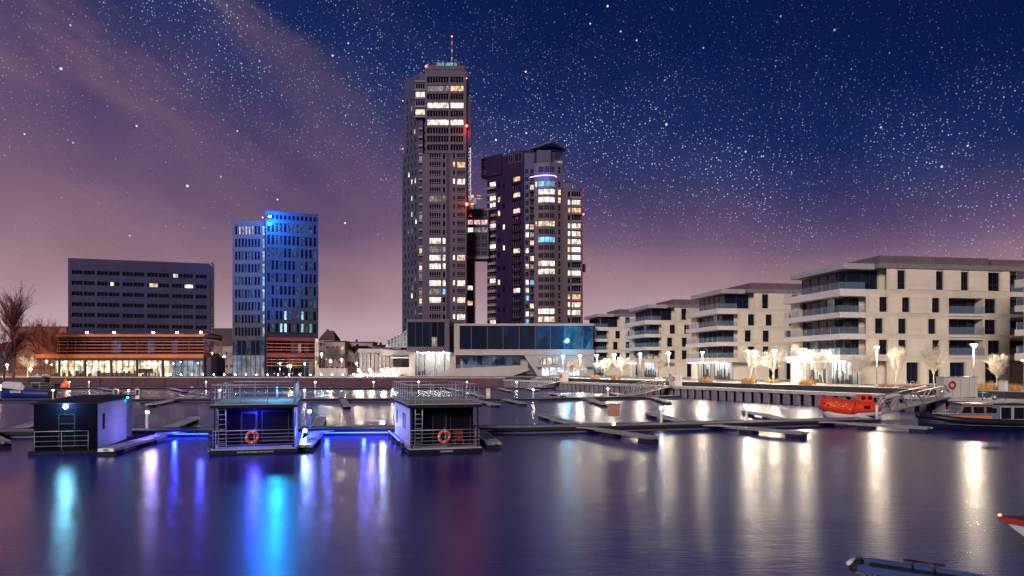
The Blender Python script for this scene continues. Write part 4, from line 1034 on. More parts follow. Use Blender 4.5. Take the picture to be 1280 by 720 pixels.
# ------------------------------------------------------------------ marina building below the towers
Ym = 205.; lo = (X(511, Ym), Ym); km = Ym / FOC; pm = lambda p: (p - 511) * km; zm = lambda py: Z(py, Ym) - TERR
mb_ = thing('marina_building', 'long white marina building with a raised dark glass cube and sloping white ramp', 'waterfront building', (*lo, TERR), 0)
Wm = Wins(mb_); white_r = mat('white_render', (.4, .36, .35), .6, var=.12, scale=.5); plum = mat('plum_frame', (.1, .075, .11), .5, var=.15)
w = MB(plum); w.box(pm(511), pm(563), -4, 14, zm(403.5), zm(400)); w.box(pm(511), pm(563), -4, 14, zm(440), zm(434)); w.box(pm(511), pm(512.2), -4, 14, zm(433.9), zm(403.6)); w.box(pm(557.5), pm(563), -3.9, 14, zm(433.9), zm(403.6)); w.box(pm(512.3), pm(557.4), 1, 13.8, zm(433.9), zm(403.6)); w.build('cube_frame', mb_)
Fm = Face((0, -3.7), (1, 0))
for i in range(5):
    p0 = 512.3 + 9.04 * i
    if i == 3:
        Wm.add(Fm, pm(p0), pm(p0 + 2), zm(433.8), zm(403.7), 0, 1, 1, dark_frame, dark_glass, .07); Wm.add(Fm, pm(p0 + 2), pm(p0 + 9), zm(433.8), zm(422), 0, 3, 1, dark_frame, dim_lit, .07, 'lit meeting room'); Wm.add(Fm, pm(p0 + 2), pm(p0 + 9), zm(421.9), zm(403.7), 0, 1, 1, dark_frame, dark_glass, .07)
    else: Wm.add(Fm, pm(p0), pm(p0 + 9), zm(433.8), zm(403.7), 0, 1, 1, dark_frame, blue_glass, .07)
# lit lobby below
w = MB(white_r); w.box(pm(513), pm(520), -2.5, 10, 0, zm(440.1)); w.build('pier', mb_); w = MB(white_r); w.box(pm(563.1), pm(570), -1, 10, 0, zm(441)); w.build('pier', mb_)
lob = lit_mat('marina_lobby', (1., .82, .55), .75, (.5, .7, 1.), .8)
for i in range(7): 
    p0 = 520.3 + 6.1 * i; Wm.add(Face((0, .5), (1, 0)), pm(p0), pm(p0 + 6), .05, zm(440.2), 0, 2, 3, light_frame, lobby_glass, .16)
w = MB(mat('lobby_back', (.5, .44, .36), .6, var=.3, scale=.5)); w.box(pm(520.2), pm(563), 7, 7.3, 0, zm(440.2)); w.use(mat('lobby_floor', (.3, .26, .22), .3, var=.2)); w.box(pm(520.2), pm(563), .55, 6.99, -.1, .03); w.use(mat('lobby_fit', (.06, .08, .14), .5, var=.4)); rr = random.Random(31)
for i in range(9): x_ = rr.uniform(pm(521), pm(561)); y_ = rr.uniform(1.2, 5); w.box(x_, x_ + rr.uniform(.3, .9), y_, y_ + .4, .03, rr.uniform(.7, 1.7))
for p in (527, 541, 553): w.box(pm(p), pm(p) + .35, 5, 5.35, .03, zm(440.3))
for k in range(10): w.box(pm(530) + k * .45, pm(530) + k * .45 + .5, 3.2, 4.4, .03 + k * .32, .03 + k * .32 + .12)
w.build('lobby_interior', mb_)
for i in range(3): w = MB(lamp_mat('lobby_ceiling_lamp', (.95, .92, .85), 50)); w.box(pm(524), pm(560), 1.6 + 2 * i, 1.9 + 2 * i, zm(441) - .1, zm(441)); w.build('lobby_light', mb_)
for p in (523, 537, 555):
    m_ = MB(lamp_mat('downlight', (1., .8, .55), 40)); m_.box(pm(p) - .15, pm(p) + .15, -2, -1.7, zm(440.7), zm(440.05)); m_.build('downlight', mb_)
# long bar
w = MB(white_r); w.box(pm(568), pm(742), -1.5, 14, zm(407.5), zm(404.8)); w.box(pm(568), pm(742), -1.5, 14, zm(444), zm(437)); w.box(pm(568), pm(575), -1.5, 14, zm(436.9), zm(407.6)); w.box(pm(575.1), pm(741), .6, 13.9, zm(436.9), zm(407.6))
w.poly([(pm(640), -1.3, zm(444.2)), (pm(655), -1.3, zm(444.2)), (pm(672), -1.3, 0), (pm(688), -1.3, 0), (pm(662), -1.3, zm(444.2)), (pm(700), -1.3, zm(444.2)), (pm(700), -1.3, 0)], [(1, 2, 3, 6, 5, 4)])
w.poly([(pm(655), -1.3, zm(444.2)), (pm(672), -1.3, 0), (pm(672), 8, 0), (pm(655), 8, zm(444.2))], [(0, 3, 2, 1)])
w.build('wall', mb_)
Fb = Face((0, -1.), (1, 0)); gb = lit_mat('bar_glow', (.02, .12, .5), .03, (.05, .3, .9), .25)
edge = [575.1, 589.5, 609.5, 629, 649, 669, 688, 705, 723, 741]
for i, (p0, p1) in enumerate(zip(edge, edge[1:])): Wm.add(Fb, pm(p0), pm(p1 - .2), zm(436.8), zm(407.7), 0, 1, 1, plum, (lit_mat('bar_blue', (.01, .2, .65), .35, (.05, .5, 1.), .4) if i >= 7 else lit_mat('bar_blue_dim', (.01, .1, .45), .14, (.05, .35, .9), .3) if i >= 5 else gb if i > 1 else blue_glass), .1)
for i in range(4): Wm.add(Face((0, 1.5), (1, 0)), pm(578 + 18 * i), pm(596 + 18 * i - .2), zm(459.5), zm(445), 0, 2, 1, dark_frame, lit_mat('under_bar', (.02, .1, .5), .12, (.5, .7, 1.), .5), .08)
w = MB(white_r); w.box(pm(570.1), pm(660), 2, 9, 0, zm(444.2)); w.build('core_wall', mb_)
# sloping ramp parapet and terrace
w = MB(white_r); w.slab([(pm(545), 0), (pm(640), 0), (pm(662), zm(462)), (pm(655), zm(456.5)), (pm(568), zm(460.5)), (pm(556), zm(464))], (-5, -1.6)); w.build('ramp', mb_)
m_ = MB(balu); m_.box(pm(572), pm(652), -4.9, -4.86, zm(459.5), zm(456.3)); m_.build('balustrade', mb_)
# east shop front towards the first apartments
for i, (p0, p1) in enumerate(((673, 678), (678.5, 682.5), (683, 690), (690.5, 697))): Wm.add(Face((0, -1.35), (1, 0)), pm(p0), pm(p1), zm(456), zm(443) - 1.0, .02 - .04, 1, 1, dark_frame, warm_lit if i in (1, 2) else lob, .08)
w = MB(white_r); w.box(pm(669), pm(742), -3.2, -1.4, zm(458.6), zm(456.8)); w.box(pm(700), pm(742), -1.28, 8, 0, zm(444.2)); w.build('canopy', mb_)
for i in range(6): Wm.add(Face((0, -1.4), (1, 0)), pm(677 + 9.5 * i), pm(686 + 9.5 * i), .05, zm(458.8), 0, 2, 1, light_frame, lobby_lit, .09)
# west wing: stepped white terraces with slanted glazing
w = MB(white_r); w.box(pm(474), pm(511), 3, 14, zm(444), zm(437)); w.box(pm(440), pm(500), 8, 20, zm(440), zm(435)); w.slab([(pm(480), zm(434)), (pm(511), zm(434)), (pm(511), zm(409)), (pm(509), zm(409)), (pm(500), zm(420)), (pm(484), zm(424))], (2, 12)); w.box(pm(480), pm(512.8), 0, 9, 0, zm(459)); w.box(pm(488), pm(512), -1, 2.9, zm(448), zm(446)); w.build('west_wing', mb_)
for i in range(7): Wm.add(Face((0, 1.9), (1, 0)), pm(483 + 4 * i), pm(486.8 + 4 * i), zm(433.5), zm(424 - 1.9 * i if i < 5 else 414), -.03, 1, 3, light_frame, lit_mat('wing_glow', (.9, .8, .7), .35, (.5, .6, .8), .8), .1)
for i in range(9): Wm.add(Face((0, 9), (1, 0)), pm(441 + 5 * i), pm(445 + 5 * i), .05, zm(440.1), 0, 2, 1, white_r, lit_mat('pavilion_lit', (1., .78, .5), .95, (1., .9, .7), .6), .25)
Wm.add(Face((0, 2.9), (1, 0)), pm(499), pm(510), zm(437), zm(431), -.02, 1, 1, dark_frame, dark_glass, .08)
Wm.finish()
# cyan lamp on the corner of the bar
cl_ = thing('cyan_floodlight', 'bright cyan floodlight at the east end of the marina building', 'floodlight', (X(709, 201), 201, Z(426, 201)), 0)
m_ = MB(steel); m_.tube((0, 0, 0), (0, 2.4, 0), .07); m_.build('bracket', cl_); m_ = MB(lamp_mat('cyan_lamp', (.12, .7, 1.), 55)); m_.ball((0, -.3, 0), .5, 12, 8); m_.build('lamp', cl_)
light('POINT', (X(709, 199), 199.3, Z(426, 201)), 1100, (.03, .45, 1.), .4)
# stair lights on the quay, four short slanting rows
for i, p in enumerate((448, 462, 477, 490)):
    for j in range(3):
        t = thing('step_light', 'bright white step light, ' + ('top', 'middle', 'bottom')[j] + ' of the ' + ('first', 'second', 'third', 'fourth')[i] + ' slanting row from the blue tower', 'lamp', (X(p + 2.2 * j, 199 - j * 2), 199 - j * 2, Z(462.5 + 3 * j, 199 - j * 2)), 0, 'step lights on the waterfront stairs')
        m_ = MB(steel); m_.tube((0, .3, -.6), (0, .3, .0), .05); m_.build('post', t); m_ = MB(lamp_mat('step_lamp', (1., .87, .68), 200)); m_.ball((0, .2, 0), .26, 8, 6); m_.build('lamp', t)
st_ = MB(conc); st_.T = Matrix.Translation((0, 0, 0))
for j in range(7): st_.box(X(436, 200), X(500, 200), 197.5 + j * 1.6, 199.1 + j * 1.6, LANDZ + .4, TERR + .15 * j)
st_.box(X(398, 206), X(436, 206), 203, 204, TERR - .3, TERR + 2.2)
tag(st_.build('waterfront_steps'), 'wide concrete waterfront steps carrying slanting rows of bright step lights', 'steps')

# ------------------------------------------------------------------ town behind
greyb = mat('town_wall_grey', (.36, .3, .32), .8, var=.25, scale=.6); pinkb = mat('town_wall_pink', (.55, .36, .38), .8, var=.2, scale=.6); roofm = mat('town_roof', (.13, .07, .08), .8, var=.3); brickw = panel_mat('town_brick', (.28, .11, .06), .5, .25, .7, .8, .25)
def house(label, p0, p1, ytop, Y, m1, roof=None, rows_=3, cols=5, rh=8, litn=2, seed=1, name='town_house', cat='house'):
    lo = (X(p0, Y), Y); k = Y / FOC; wd = (p1 - p0) * k; ht = Z(ytop, Y) - TERR; t = thing(name, label, cat, (*lo, TERR - .2), 0)
    w = MB(m1); hs = []; Wq = Wins(t); r_ = random.Random(seed); f = Face((0, 0), (1, 0))
    for i in range(rows_):
        for j in range(cols):
            c0 = wd * (j + .5) / cols; z = ht * (i + .55) / (rows_ + .1); h = (c0 - .55, c0 + .55, z - .7, z + .7); hs.append(h)
            g = warm_lit if r_.random() < litn / (rows_ * cols) else dark_glass; Wq.add(f, *h, .2, 2, 1, light_frame, g, .1)
    wall(w, f, 0, wd, 0, ht, hs, .2); w.box(.01, wd - .01, .22, 10, 0, ht - .01); w.build('wall', t); Wq.finish()
    m_ = MB(roofm)
    if roof == 'gable': m_.poly([(-.4, -.4, ht), (wd + .4, -.4, ht), (wd + .4, 10, ht), (-.4, 10, ht), (1.5, 5, ht + rh), (wd - 1.5, 5, ht + rh)], [(0, 1, 5, 4), (2, 3, 4, 5), (1, 2, 5), (3, 0, 4)])
    else: m_.box(-.2, wd + .2, -.2, 10.2, ht, ht + .5)
    m_.box(wd * .3, wd * .3 + .8, 4, 5, ht, ht + (rh + .6 if roof else 1.6)); m_.build('roof', t)
    return t
house('grey apartment house with domed looking roof rising just beside the blue tower', 399, 418, 424, 300, greyb, 'gable', 4, 4, 4, 1, 2)
house('pale pink house with two lit windows between the blue tower and the pavilion', 406, 431, 427, 285, pinkb, None, 3, 4, 0, 2, 5)
house('long grey house with flat roof behind the pavilion', 431, 466, 428, 290, greyb, None, 3, 8, 0, 1, 7)
house('small grey house partly behind the white pavilion', 466, 486, 432, 280, greyb, None, 2, 4, 0, 0, 9)
house('low house with dark red pitched roof before the grey houses', 433, 462, 441, 255, pinkb, 'gable', 1, 5, 2.8, 0, 3)
house('wide orange brick house behind bare trees at the picture edge', 18, 83, 409, 262, brickw, None, 4, 12, 0, 2, 4)
house('small dim house between the cafe block and the blue tower', 258, 292, 432, 300, greyb, 'gable', 2, 6, 4, 1, 8)
dark_bark = mat('dark_bark', (.34, .12, .085), .85, var=.3)
bare_tree('bare_tree', 'tall bare tree with spreading reddish twigs at the picture edge', 'tree', 21, 23, .72, dark_bark, (X(16, 190), 190, LANDZ), 4, .36, 'bare trees by the cafe', first=.3)
bare_tree('bare_tree', 'bare tree half hidden in front of the orange brick house', 'tree', 33, 17, .85, dark_bark, (X(52, 240), 240, LANDZ), 4, .3, 'bare trees by the cafe', first=.3)
bare_tree('bare_tree', 'bare tree just beside the dark slab block', 'tree', 35, 16, .85, dark_bark, (X(74, 235), 235, LANDZ), 4, .3, 'bare trees by the cafe', first=.3)
bare_tree('bare_tree', 'low bare tree with red twigs beneath the tall one', 'tree', 41, 13, .95, mat('red_bark', (.2, .05, .05), .85, var=.3), (X(5, 188), 188, LANDZ), 4, .25, 'bare trees by the cafe', first=.3)
tw_ = bare_tree('bare_tree', 'small white lit bare tree at the cafe corner', 'tree', 44, 6.5, .9, pale_bark, (X(35, 200), 200, LANDZ), 4, .14, 'bare trees by the cafe', first=.3)  # white of the lamplight is partly put into the pale bark
for p, Y, h, lb, sd in ((266, 225, 9, 'hazy lit bare tree next to the dark slab block', 3), (281, 232, 10, 'hazy lit bare tree next to the blue office wing', 6), (409, 240, 10, 'lit bare tree just east of the blue tower', 8), (425, 245, 9, 'lit bare tree in front of the pink house', 10), (446, 235, 8, 'lit bare tree before the pitched red roof', 14)):
    bare_tree('bare_tree', lb, 'tree', sd, h, .9, pale_bark if p > 270 else dark_bark, (X(p, Y), Y, TERR - .2), 4, .2, 'bare trees between the blocks', first=.3)
# lamps along the far quay
flamps = [(9, 457, 204, 'sodium', 'orange, under the tall bare tree'), (58, 452, 244, 'sodium', 'orange, before the orange brick house'), (38, 462, 197, 'warm', 'by the white lit tree'), (265, 443, 218, 'warm', 'beside the slab block'), (280, 447, 222, 'warm', 'before the hazy trees'), (402, 443, 226, 'cool', 'right beside the blue tower base'), (413, 452, 215, 'warm', 'before the lit tree'), (427, 450, 220, 'warm', 'in front of the pink house'), (446, 455, 222, 'warm', 'before the pitched roof'), (350, 455, 198, 'blue', 'blue, at the tower base'), (381, 455.5, 198, 'blue', 'blue, near the tower side bay'), (363, 458, 198, 'warm', 'between two blue lamps at the tower base')]
FL = None
for p, py, Y, c_, lb in flamps:
    mt = {'warm': lamp_mat('quay_lamp_warm', (1., .78, .5), 700), 'cool': lamp_mat('quay_lamp_cool', (.4, .8, 1.), 700), 'sodium': lamp_mat('quay_lamp_sodium', (1., .32, .1), 2500), 'blue': lamp_mat('quay_lamp_blue', (.05, .4, 1.), 90)}[c_]
    t = thing('lamp_post', 'lamp post on the far quay, ' + lb, 'lamp post', (X(p, Y), Y, TERR - .2), 0, 'lamp posts on the far quay')
    hgt = Z(py, Y) - TERR + .2; m_ = MB(steel); m_.tube((0, 0, 0), (0, 0, hgt), .07, .05); m_.build('pole', t); m_ = MB(mt); m_.ball((0, 0, hgt + .15), .24 if c_ != 'blue' else .2, 8, 6); m_.build('lamp', t)
# row of small bollard lights along the coping
BLT = None
names_ = ('slab block', 'office wing', 'blue tower')
for i, p in enumerate([212 + 13.5 * j for j in range(20)]):
    Y = 190 + (640 - p) * .045 - .5; lb = 'small light bollard on the quay coping below the ' + ('cafe' if p < 262 else 'office wing' if p < 332 else 'blue tower' if p < 400 else 'pink house' if p < 440 else 'marina stairs')
    if BLT is None:
        BLT = thing('light_bollard', lb, 'bollard light', (0, 0, 0), 0, 'light bollards along the far coping'); m_ = MB(darkstone); m_.tube((0, 0, 0), (0, 0, .55), .09); m_.build('post', BLT); m_ = MB(lamp_mat('bollard_lamp', (1., .8, .55), 120)); m_.tube((0, 0, .553), (0, 0, .75), .1); m_.build('lamp', BLT); t = BLT
    else: t = dup(BLT, (0, 0, 0), 0, lb)
    k = (p - 640) / FOC; x0, y0 = far_end; dx_, dy_ = QC[0] - x0, QC[1] - y0; s_ = (k * y0 - x0) / (dx_ - k * dy_); t.location = (x0 + dx_ * s_, y0 + dy_ * s_ + .5, LANDZ + .55)
    t['group'] = 'light bollards below the ' + lb.split('below the ')[1]
# ------------------------------------------------------------------ pontoons and fingers
DZ = .42
YD = lambda y: (CZ - DZ) * FOC / (y - HOR)
def dpt(px, y): Y = YD(y); return (X(px, Y), Y)
led_blue = lamp_mat('blue_led', (.02, .06, 1.), 9)
float_m = mat('float_concrete', (.16, .15, .19), .8, var=.35, scale=2)
deckw = panel_mat('pontoon_deck', (.36, .33, .37), .14, 40, .55, .75, .3, 0, .02)
deckw2 = mat('finger_deck', (.38, .36, .42), .7, var=.35, scale=5)
def strip(mb, line, w, z0, z1, off=0.):
    """a walkway along a polyline of near-edge points, w metres deep"""
    n = []
    for i, q in enumerate(line):
        a = Vector(line[max(0, i - 1)]); b = Vector(line[min(len(line) - 1, i + 1)]); d = (b - a).normalized(); n.append(Vector((-d.y, d.x)))
    for i in range(len(line) - 1):
        p, q = Vector(line[i]), Vector(line[i + 1]); c_ = [p + n[i] * off, q + n[i + 1] * off, q + n[i + 1] * (off + w), p + n[i] * (off + w)]
        mb.hexa([(v.x, v.y, z0) for v in c_], [(v.x, v.y, z1) for v in c_])
def pontoon(label, line, w=2.7):
    o = Vector((*line[0], 0)); ln = [(x - o.x, y - o.y) for x, y in line]
    t = thing('floating_pontoon', label, 'pontoon', o, 0, 'long floating pontoons')
    m_ = MB(deckw); strip(m_, ln, w, DZ - .1, DZ); m_.build('deck', t)
    m_ = MB(float_m); strip(m_, ln, w - .4, -.35, DZ - .103, .2); m_.build('float', t)
    for (ax, ay), (bx, by) in zip(ln, ln[1:]):
        sl = math.hypot(bx - ax, by - ay)
        for k in range(int(sl / 4.5)):
            q = (k + .5) / int(sl / 4.5); cx_, cy_ = ax + (bx - ax) * q, ay + (by - ay) * q + .25
            if line[0][1] > 90: continue
            cl = MB(steel); cl.tube((cx_ - .09, cy_, DZ), (cx_ - .09, cy_, DZ + .1), .025, n=5); cl.tube((cx_ + .09, cy_, DZ), (cx_ + .09, cy_, DZ + .1), .025, n=5); cl.tube((cx_ - .2, cy_, DZ + .11), (cx_ + .2, cy_, DZ + .11), .03, n=5); cl.build('cleat', t)
    m_ = MB(rubber); strip(m_, ln, .09, DZ - .2, DZ + .03, -.093); strip(m_, ln, .09, DZ - .2, DZ + .03, w + .003); m_.build('edge_beam', t)
    return t
PM = [(-62, 50.2), (-22.7, 53.7), (1.5, 55.9), (14.5, 59.2), (33.2, 64.8)]
P2 = [(-110, 103), (-40, 105), (4, 106.5), (27.5, 117)]
P3 = [(-150, 162), (-60, 160), (9, 159)]
pontoon('nearest long grey pontoon, the one the houseboats are moored to', PM)
pontoon('middle long pontoon with a row of white lamp posts, behind the houseboat roofs', P2, 2.4)
pontoon('distant long pontoon close under the far quay wall', P3, 2.4)
# blue light strips under the edge of the near pontoon
def on_line(line, px):
    k = (px - 640) / FOC
    for (x0, y0), (x1, y1) in zip(line, line[1:]):
        s = (k * y0 - x0) / ((x1 - x0) - k * (y1 - y0))
        if 0 <= s <= 1: return (x0 + (x1 - x0) * s, y0 + (y1 - y0) * s)
    return line[-1]
for i, (p0, p1) in enumerate(((196, 262), (384, 486))):
    a, b = on_line(PM, p0), on_line(PM, p1); m_ = MB(led_blue); m_.tube((a[0], a[1] - .28, .2), (b[0], b[1] - .28, .2), .035, n=5); o = m_.build('led_strip')
    tag(o, 'blue light strip under the pontoon edge ' + ('between the violet houseboat and the middle one' if i == 0 else 'between the two houseboats with roof decks'), 'light strip')
deckf = deckw2
FG = 'mooring fingers along the nearest pontoon'; FG2 = 'mooring fingers along the middle pontoon'; FG3 = 'mooring fingers along the distant pontoon'
def finger(label, p0, p1, group, w=.75, hp=2.2, floats=(.45, .94), z=DZ):
    p0 = Vector((*p0, 0)); p1 = Vector((*p1, 0)); d = p1 - p0; ln = d.length
    t = thing('mooring_finger', label, 'mooring finger', p0, math.atan2(d.y, d.x), group)
    m_ = MB(deckf); m_.prism([(0, -hp * .5), (hp * .35, -w * .75), (hp, -w / 2), (ln, -w / 2), (ln, w / 2), (hp, w / 2), (hp * .35, w * .75), (0, hp * .5)], z - .07, z - .005); m_.build('deck', t)
    m_ = MB(steel)
    for s in (-1, 1): m_.box(hp, ln, s * w / 2 - .03 + s * .033, s * w / 2 + .03 + s * .033, z - .16, z + .02)
    m_.box(ln + .003, ln + .08, -w / 2 - .06, w / 2 + .06, z - .16, z + .03); m_.tube((ln + .08, 0, z - .05), (ln + .35, 0, z - .05), .06); m_.build('side_beam', t)
    for q in floats:
        m_ = MB(rubber); m_.box(ln * q - .75, ln * q + .45, -w * .6, w * .6, -.45, z - .163); m_.build('float', t)
    return t
near = [((730, 533), (818, 546), 'mooring finger reaching towards the viewer under the brown sign'), ((890, 530.5), (1005, 540.5), 'long mooring finger pointing forward near the second lamp post from the lifeboat'),
        ((1030, 526.5), (1160, 534), 'mooring finger pointing forward just below the orange lifeboat'), ((214, 540), (133, 561), 'violet lit mooring finger alongside the lamp houseboat'),
        ((399, 538), (381, 556), 'blue lit mooring finger beside the ladder houseboat with turquoise roof'), ((598, 537), (618, 553), 'short dark mooring finger beside the houseboat with the red chair'),
        ((-18, 541), (4, 552), 'mooring finger cut by the picture edge, before the lamp houseboat'),
        ((724, 531), (677, 517.5), 'mooring finger pointing away, just before the brown sign'), ((862, 528), (811, 515.5), 'mooring finger pointing away behind a lamp post, second from the brown sign'),
        ((988, 525), (932, 513.5), 'mooring finger pointing away by the lamp post closest to the lifeboat'), ((395, 534), (402, 521), 'turquoise lit mooring finger pointing away beside the middle houseboat'),
        ((205, 536), (243, 521.5), 'mooring finger pointing away near the bright white lamp post'), ((2, 539), (46, 527.5), 'mooring finger pointing away, beyond the lamp houseboat')]
for a, b, lb in near: finger(lb, dpt(*a), dpt(*b), FG)
for (p0, y0), (p1, y1), lb in (((243, 494), (186, 505), 'finger reaching forward beside the white lamp near the lamp houseboat roof'), ((120, 493.5), (150, 489), 'finger pointing away above the lamp houseboat'), ((428, 498), (434, 507), 'finger reaching forward between the two roof deck houseboats'), ((426, 496), (428, 489), 'finger pointing away between the two roof deck houseboats'),
                               ((590, 499), (622, 505), 'finger reaching forward just behind the houseboat with the red chair'), ((628, 498), (655, 503.5), 'dark finger reaching forward in open water past the red chair houseboat'), ((735, 498), (756, 504.5), 'finger reaching forward above the brown sign'), ((815, 496), (836, 502), 'finger reaching forward before the sheet piling'), ((718, 495), (689, 491), 'finger pointing away with a dark float, before the far gangway'), ((790, 494.5), (764, 491), 'finger pointing away below the middle gangway'), ((605, 496), (590, 490.5), 'finger pointing away behind the red chair houseboat')):
    finger(lb, dpt(p0, y0), dpt(p1, y1), FG2)
for (p0, y0), (p1, y1), lb in (((128, 485), (150, 488.5), 'distant finger near the roof of the lamp houseboat'), ((214, 485), (232, 488.5), 'distant finger below the cafe end'), ((625, 485), (637, 488), 'distant finger below the marina ramp'), ((560, 485), (576, 488), 'distant finger behind the red chair houseboat railing'), ((655, 484.5), (672, 487), 'distant finger before the far gangway')):
    finger(lb, dpt(p0, y0), dpt(p1, y1), FG3)

# lamp posts on the pontoons
post_white = lamp_mat('pontoon_lamp_white', (.82, .92, 1.), 150)
post_warm = lamp_mat('pontoon_lamp_warm', (1., .86, .66), 150)
def post(m):
    t = thing('pontoon_lamp', '', 'lamp post'); m_ = MB(whitemetal); m_.box(-.09, .09, -.07, .07, 0, 1.2); m_.build('post', t)
    m_ = MB(m); m_.box(-.085, .085, -.065, .065, 1.203, 1.33); m_.build('lamp', t); m_ = MB(whitemetal); m_.box(-.11, .11, -.09, .09, 1.333, 1.37); m_.build('cap', t); return t
LPW, LPC = post(post_warm), post(post_white); used = set()
def put_post(px, line, off, cold, lb, grp):
    q = on_line(line, px); src = LPC if cold else LPW; loc = (q[0], q[1] + off, DZ)
    if src.name in used: dup(src, loc, 0, lb, grp)
    else: src.location = loc; src['label'] = lb; src['group'] = grp; used.add(src.name)
G1, G2, G3 = 'lamp posts on the nearest pontoon', 'lamp posts on the middle pontoon', 'lamp posts on the distant pontoon'
for px, cold, lb in ((166, 0, 'bright white lamp post just beside the lamp houseboat'), (833, 1, 'slim white lamp post on the near pontoon, halfway to the lifeboat'), (943, 1, 'white lamp post with bluish light on the near pontoon, next to the lifeboat one'), (377, 1, 'cold lamp post right beside the turquoise roofed houseboat')):
    put_post(px, PM, 2.1, cold, lb, G1)
for px, cold, lb in ((56, 0, 'lamp post in front of the blue hulled boat'), (152, 0, 'lamp post above the lamp houseboat roof end'), (268, 0, 'lamp post at the railing corner of the turquoise roofed houseboat'), (376, 0, 'lamp post right beside the turquoise houseboat railing'), (488, 0, 'lamp post at the railing corner of the red chair houseboat'), (667, 0, 'lone lamp post before the far gangway'), (762, 0, 'lamp post below the foot of the middle gangway')):
    put_post(px, P2, 1.9, cold, lb, G2)
for px, cold, lb in ((80, 0, 'far lamp post beside the orange covered dinghy'), (105, 1, 'far lamp post under the middle of the cafe'), (253, 1, 'far lamp post below the end of the cafe'), (391, 0, 'far lamp post below the blue tower side'), (465, 0, 'far lamp post below the slanting step lights'), (522, 0, 'far lamp post seen through the red chair houseboat railing'), (583, 1, 'far bluish lamp post near the railing end of the red chair houseboat'), (646, 1, 'far bluish lamp post below the marina ramp')):
    put_post(px, P3, 1.9, cold, lb, G3)
q = on_line(PM, 1098)
bo = thing('mooring_post', 'white post at the pontoon end in front of the orange lifeboat', 'mooring post', (q[0], q[1] + .3, DZ), 0)
m_ = MB(whitemetal); m_.tube((0, 0, 0), (0, 0, 1.25), .13, .13, 10); m_.build('post', bo); m_ = MB(steel); m_.tube((0, 0, 1.253), (0, 0, 1.3), .15, .12, 10); m_.build('cap', bo)
# berth signboard
q = on_line(PM, 768)
sg = thing('berth_sign', 'square brown notice board on a post on the near pontoon', 'sign', (q[0], q[1] + .5, DZ), 0)
m_ = MB(steel); m_.tube((0, 0, 0), (0, 0, 1.75), .05); m_.build('post', sg)
m_ = MB(mat('sign_brown', (.42, .2, .12), .5, var=.25, scale=4)); m_.box(-.42, .42, -.1, -.06, .8, 1.72); m_.use(dark_frame); m_.box(-.45, .45, -.058, -.05, .77, 1.75); m_.build('board', sg)
m_ = MB(lamp_mat('amber_lamp', (1., .5, .15), 25)); m_.box(-.08, .08, -.2, -.08, .05, .2); m_.build('lamp', sg)
# service pillars on the middle pontoon
for px, lb, c_ in ((610, 'service pillar with orange lit face behind the red chair houseboat', orange_lit), (140, 'dark service pillar behind the lamp houseboat roof', dark_frame), (167, 'dark service pillar close to the lamp houseboat roof end', dark_frame)):
    q = on_line(P2, px); t = thing('service_pillar', lb, 'service pillar', (q[0], q[1] + 1.2, DZ), 0); m_ = MB(steel); m_.box(-.3, .3, -.2, .2, 0, 1.5); m_.build('body', t); m_ = MB(c_); m_.box(-.22, .22, -.23, -.203, .5, 1.35); m_.build('front_panel', t)

# ------------------------------------------------------------------ gangways
g0 = on_line(PM, 1092)
gangway('big truss gangway beside the orange lifeboat, up to the big white locker', (g0[0] + 1.0, g0[1] + 3.6, .55), qpt(1180, -.4), 1.6, 1.35, 5)
e2 = P2[-1]; gangway('truss gangway in the middle, rising to the white locker below the apartments', (X(786, 112), 113.5, .6), qpt(838, -.4), 1.6, 1.5, 7)
gangway('small looking truss gangway near the marina building', (X(662, 158), 157, .6), qpt(700, -.4), 1.6, 1.7, 7)

# ------------------------------------------------------------------ houseboats
HR = math.atan2(.258, .966)
hull_m = mat('houseboat_hull', (.015, .015, .03), .6, var=.3)
rail_steel = mat('rail_steel', (.42, .42, .46), .45, .3, var=.2, scale=4)
siding = panel_mat('pale_siding', (.5, .48, .52), 30, .14, .6, .6, .12, 0, .02)
charcoal = panel_mat('charcoal_boards', (.006, .005, .014), .16, 30, .5, .8, .3, 0, .015)
charcoal.node_tree.nodes['Principled BSDF'].inputs['Specular IOR Level'].default_value = .04
hull_m.node_tree.nodes['Principled BSDF'].inputs['Specular IOR Level'].default_value = .1
roofdeck = panel_mat('roof_decking', (.36, .35, .34), .15, 40, .6, .7, .2, 0, .015)
white_buoy = mat('buoy_white', (.7, .7, .68), .5, var=.1)
red_buoy = mat('buoy_orange_red', (.75, .06, .02), .45, var=.12, emit=None)
hb_glass = mat('houseboat_glass', (.006, .007, .012), .04, var=0, spec=.8)
def rail(mb, pts, z0, z1, n_mid, r=.022, post_every=1.1, posts=True, pr=None):
    for a, b in zip(pts, pts[1:]):
        A, B = Vector((*a, 0)), Vector((*b, 0)); ln = (B - A).length
        mb.tube(A + Vector((0, 0, z1)), B + Vector((0, 0, z1)), r * 1.25, n=6)
        for k in range(1, n_mid + 1):
            z = z0 + (z1 - z0) * k / (n_mid + 1); mb.tube(A + Vector((0, 0, z)), B + Vector((0, 0, z)), r * .6, n=4)
        k = max(1, round(ln / post_every))
        for i in range(k + 1):
            q = A + (B - A) * i / k; mb.tube(q + Vector((0, 0, z0)), q + Vector((0, 0, z1)), pr or r, n=5)
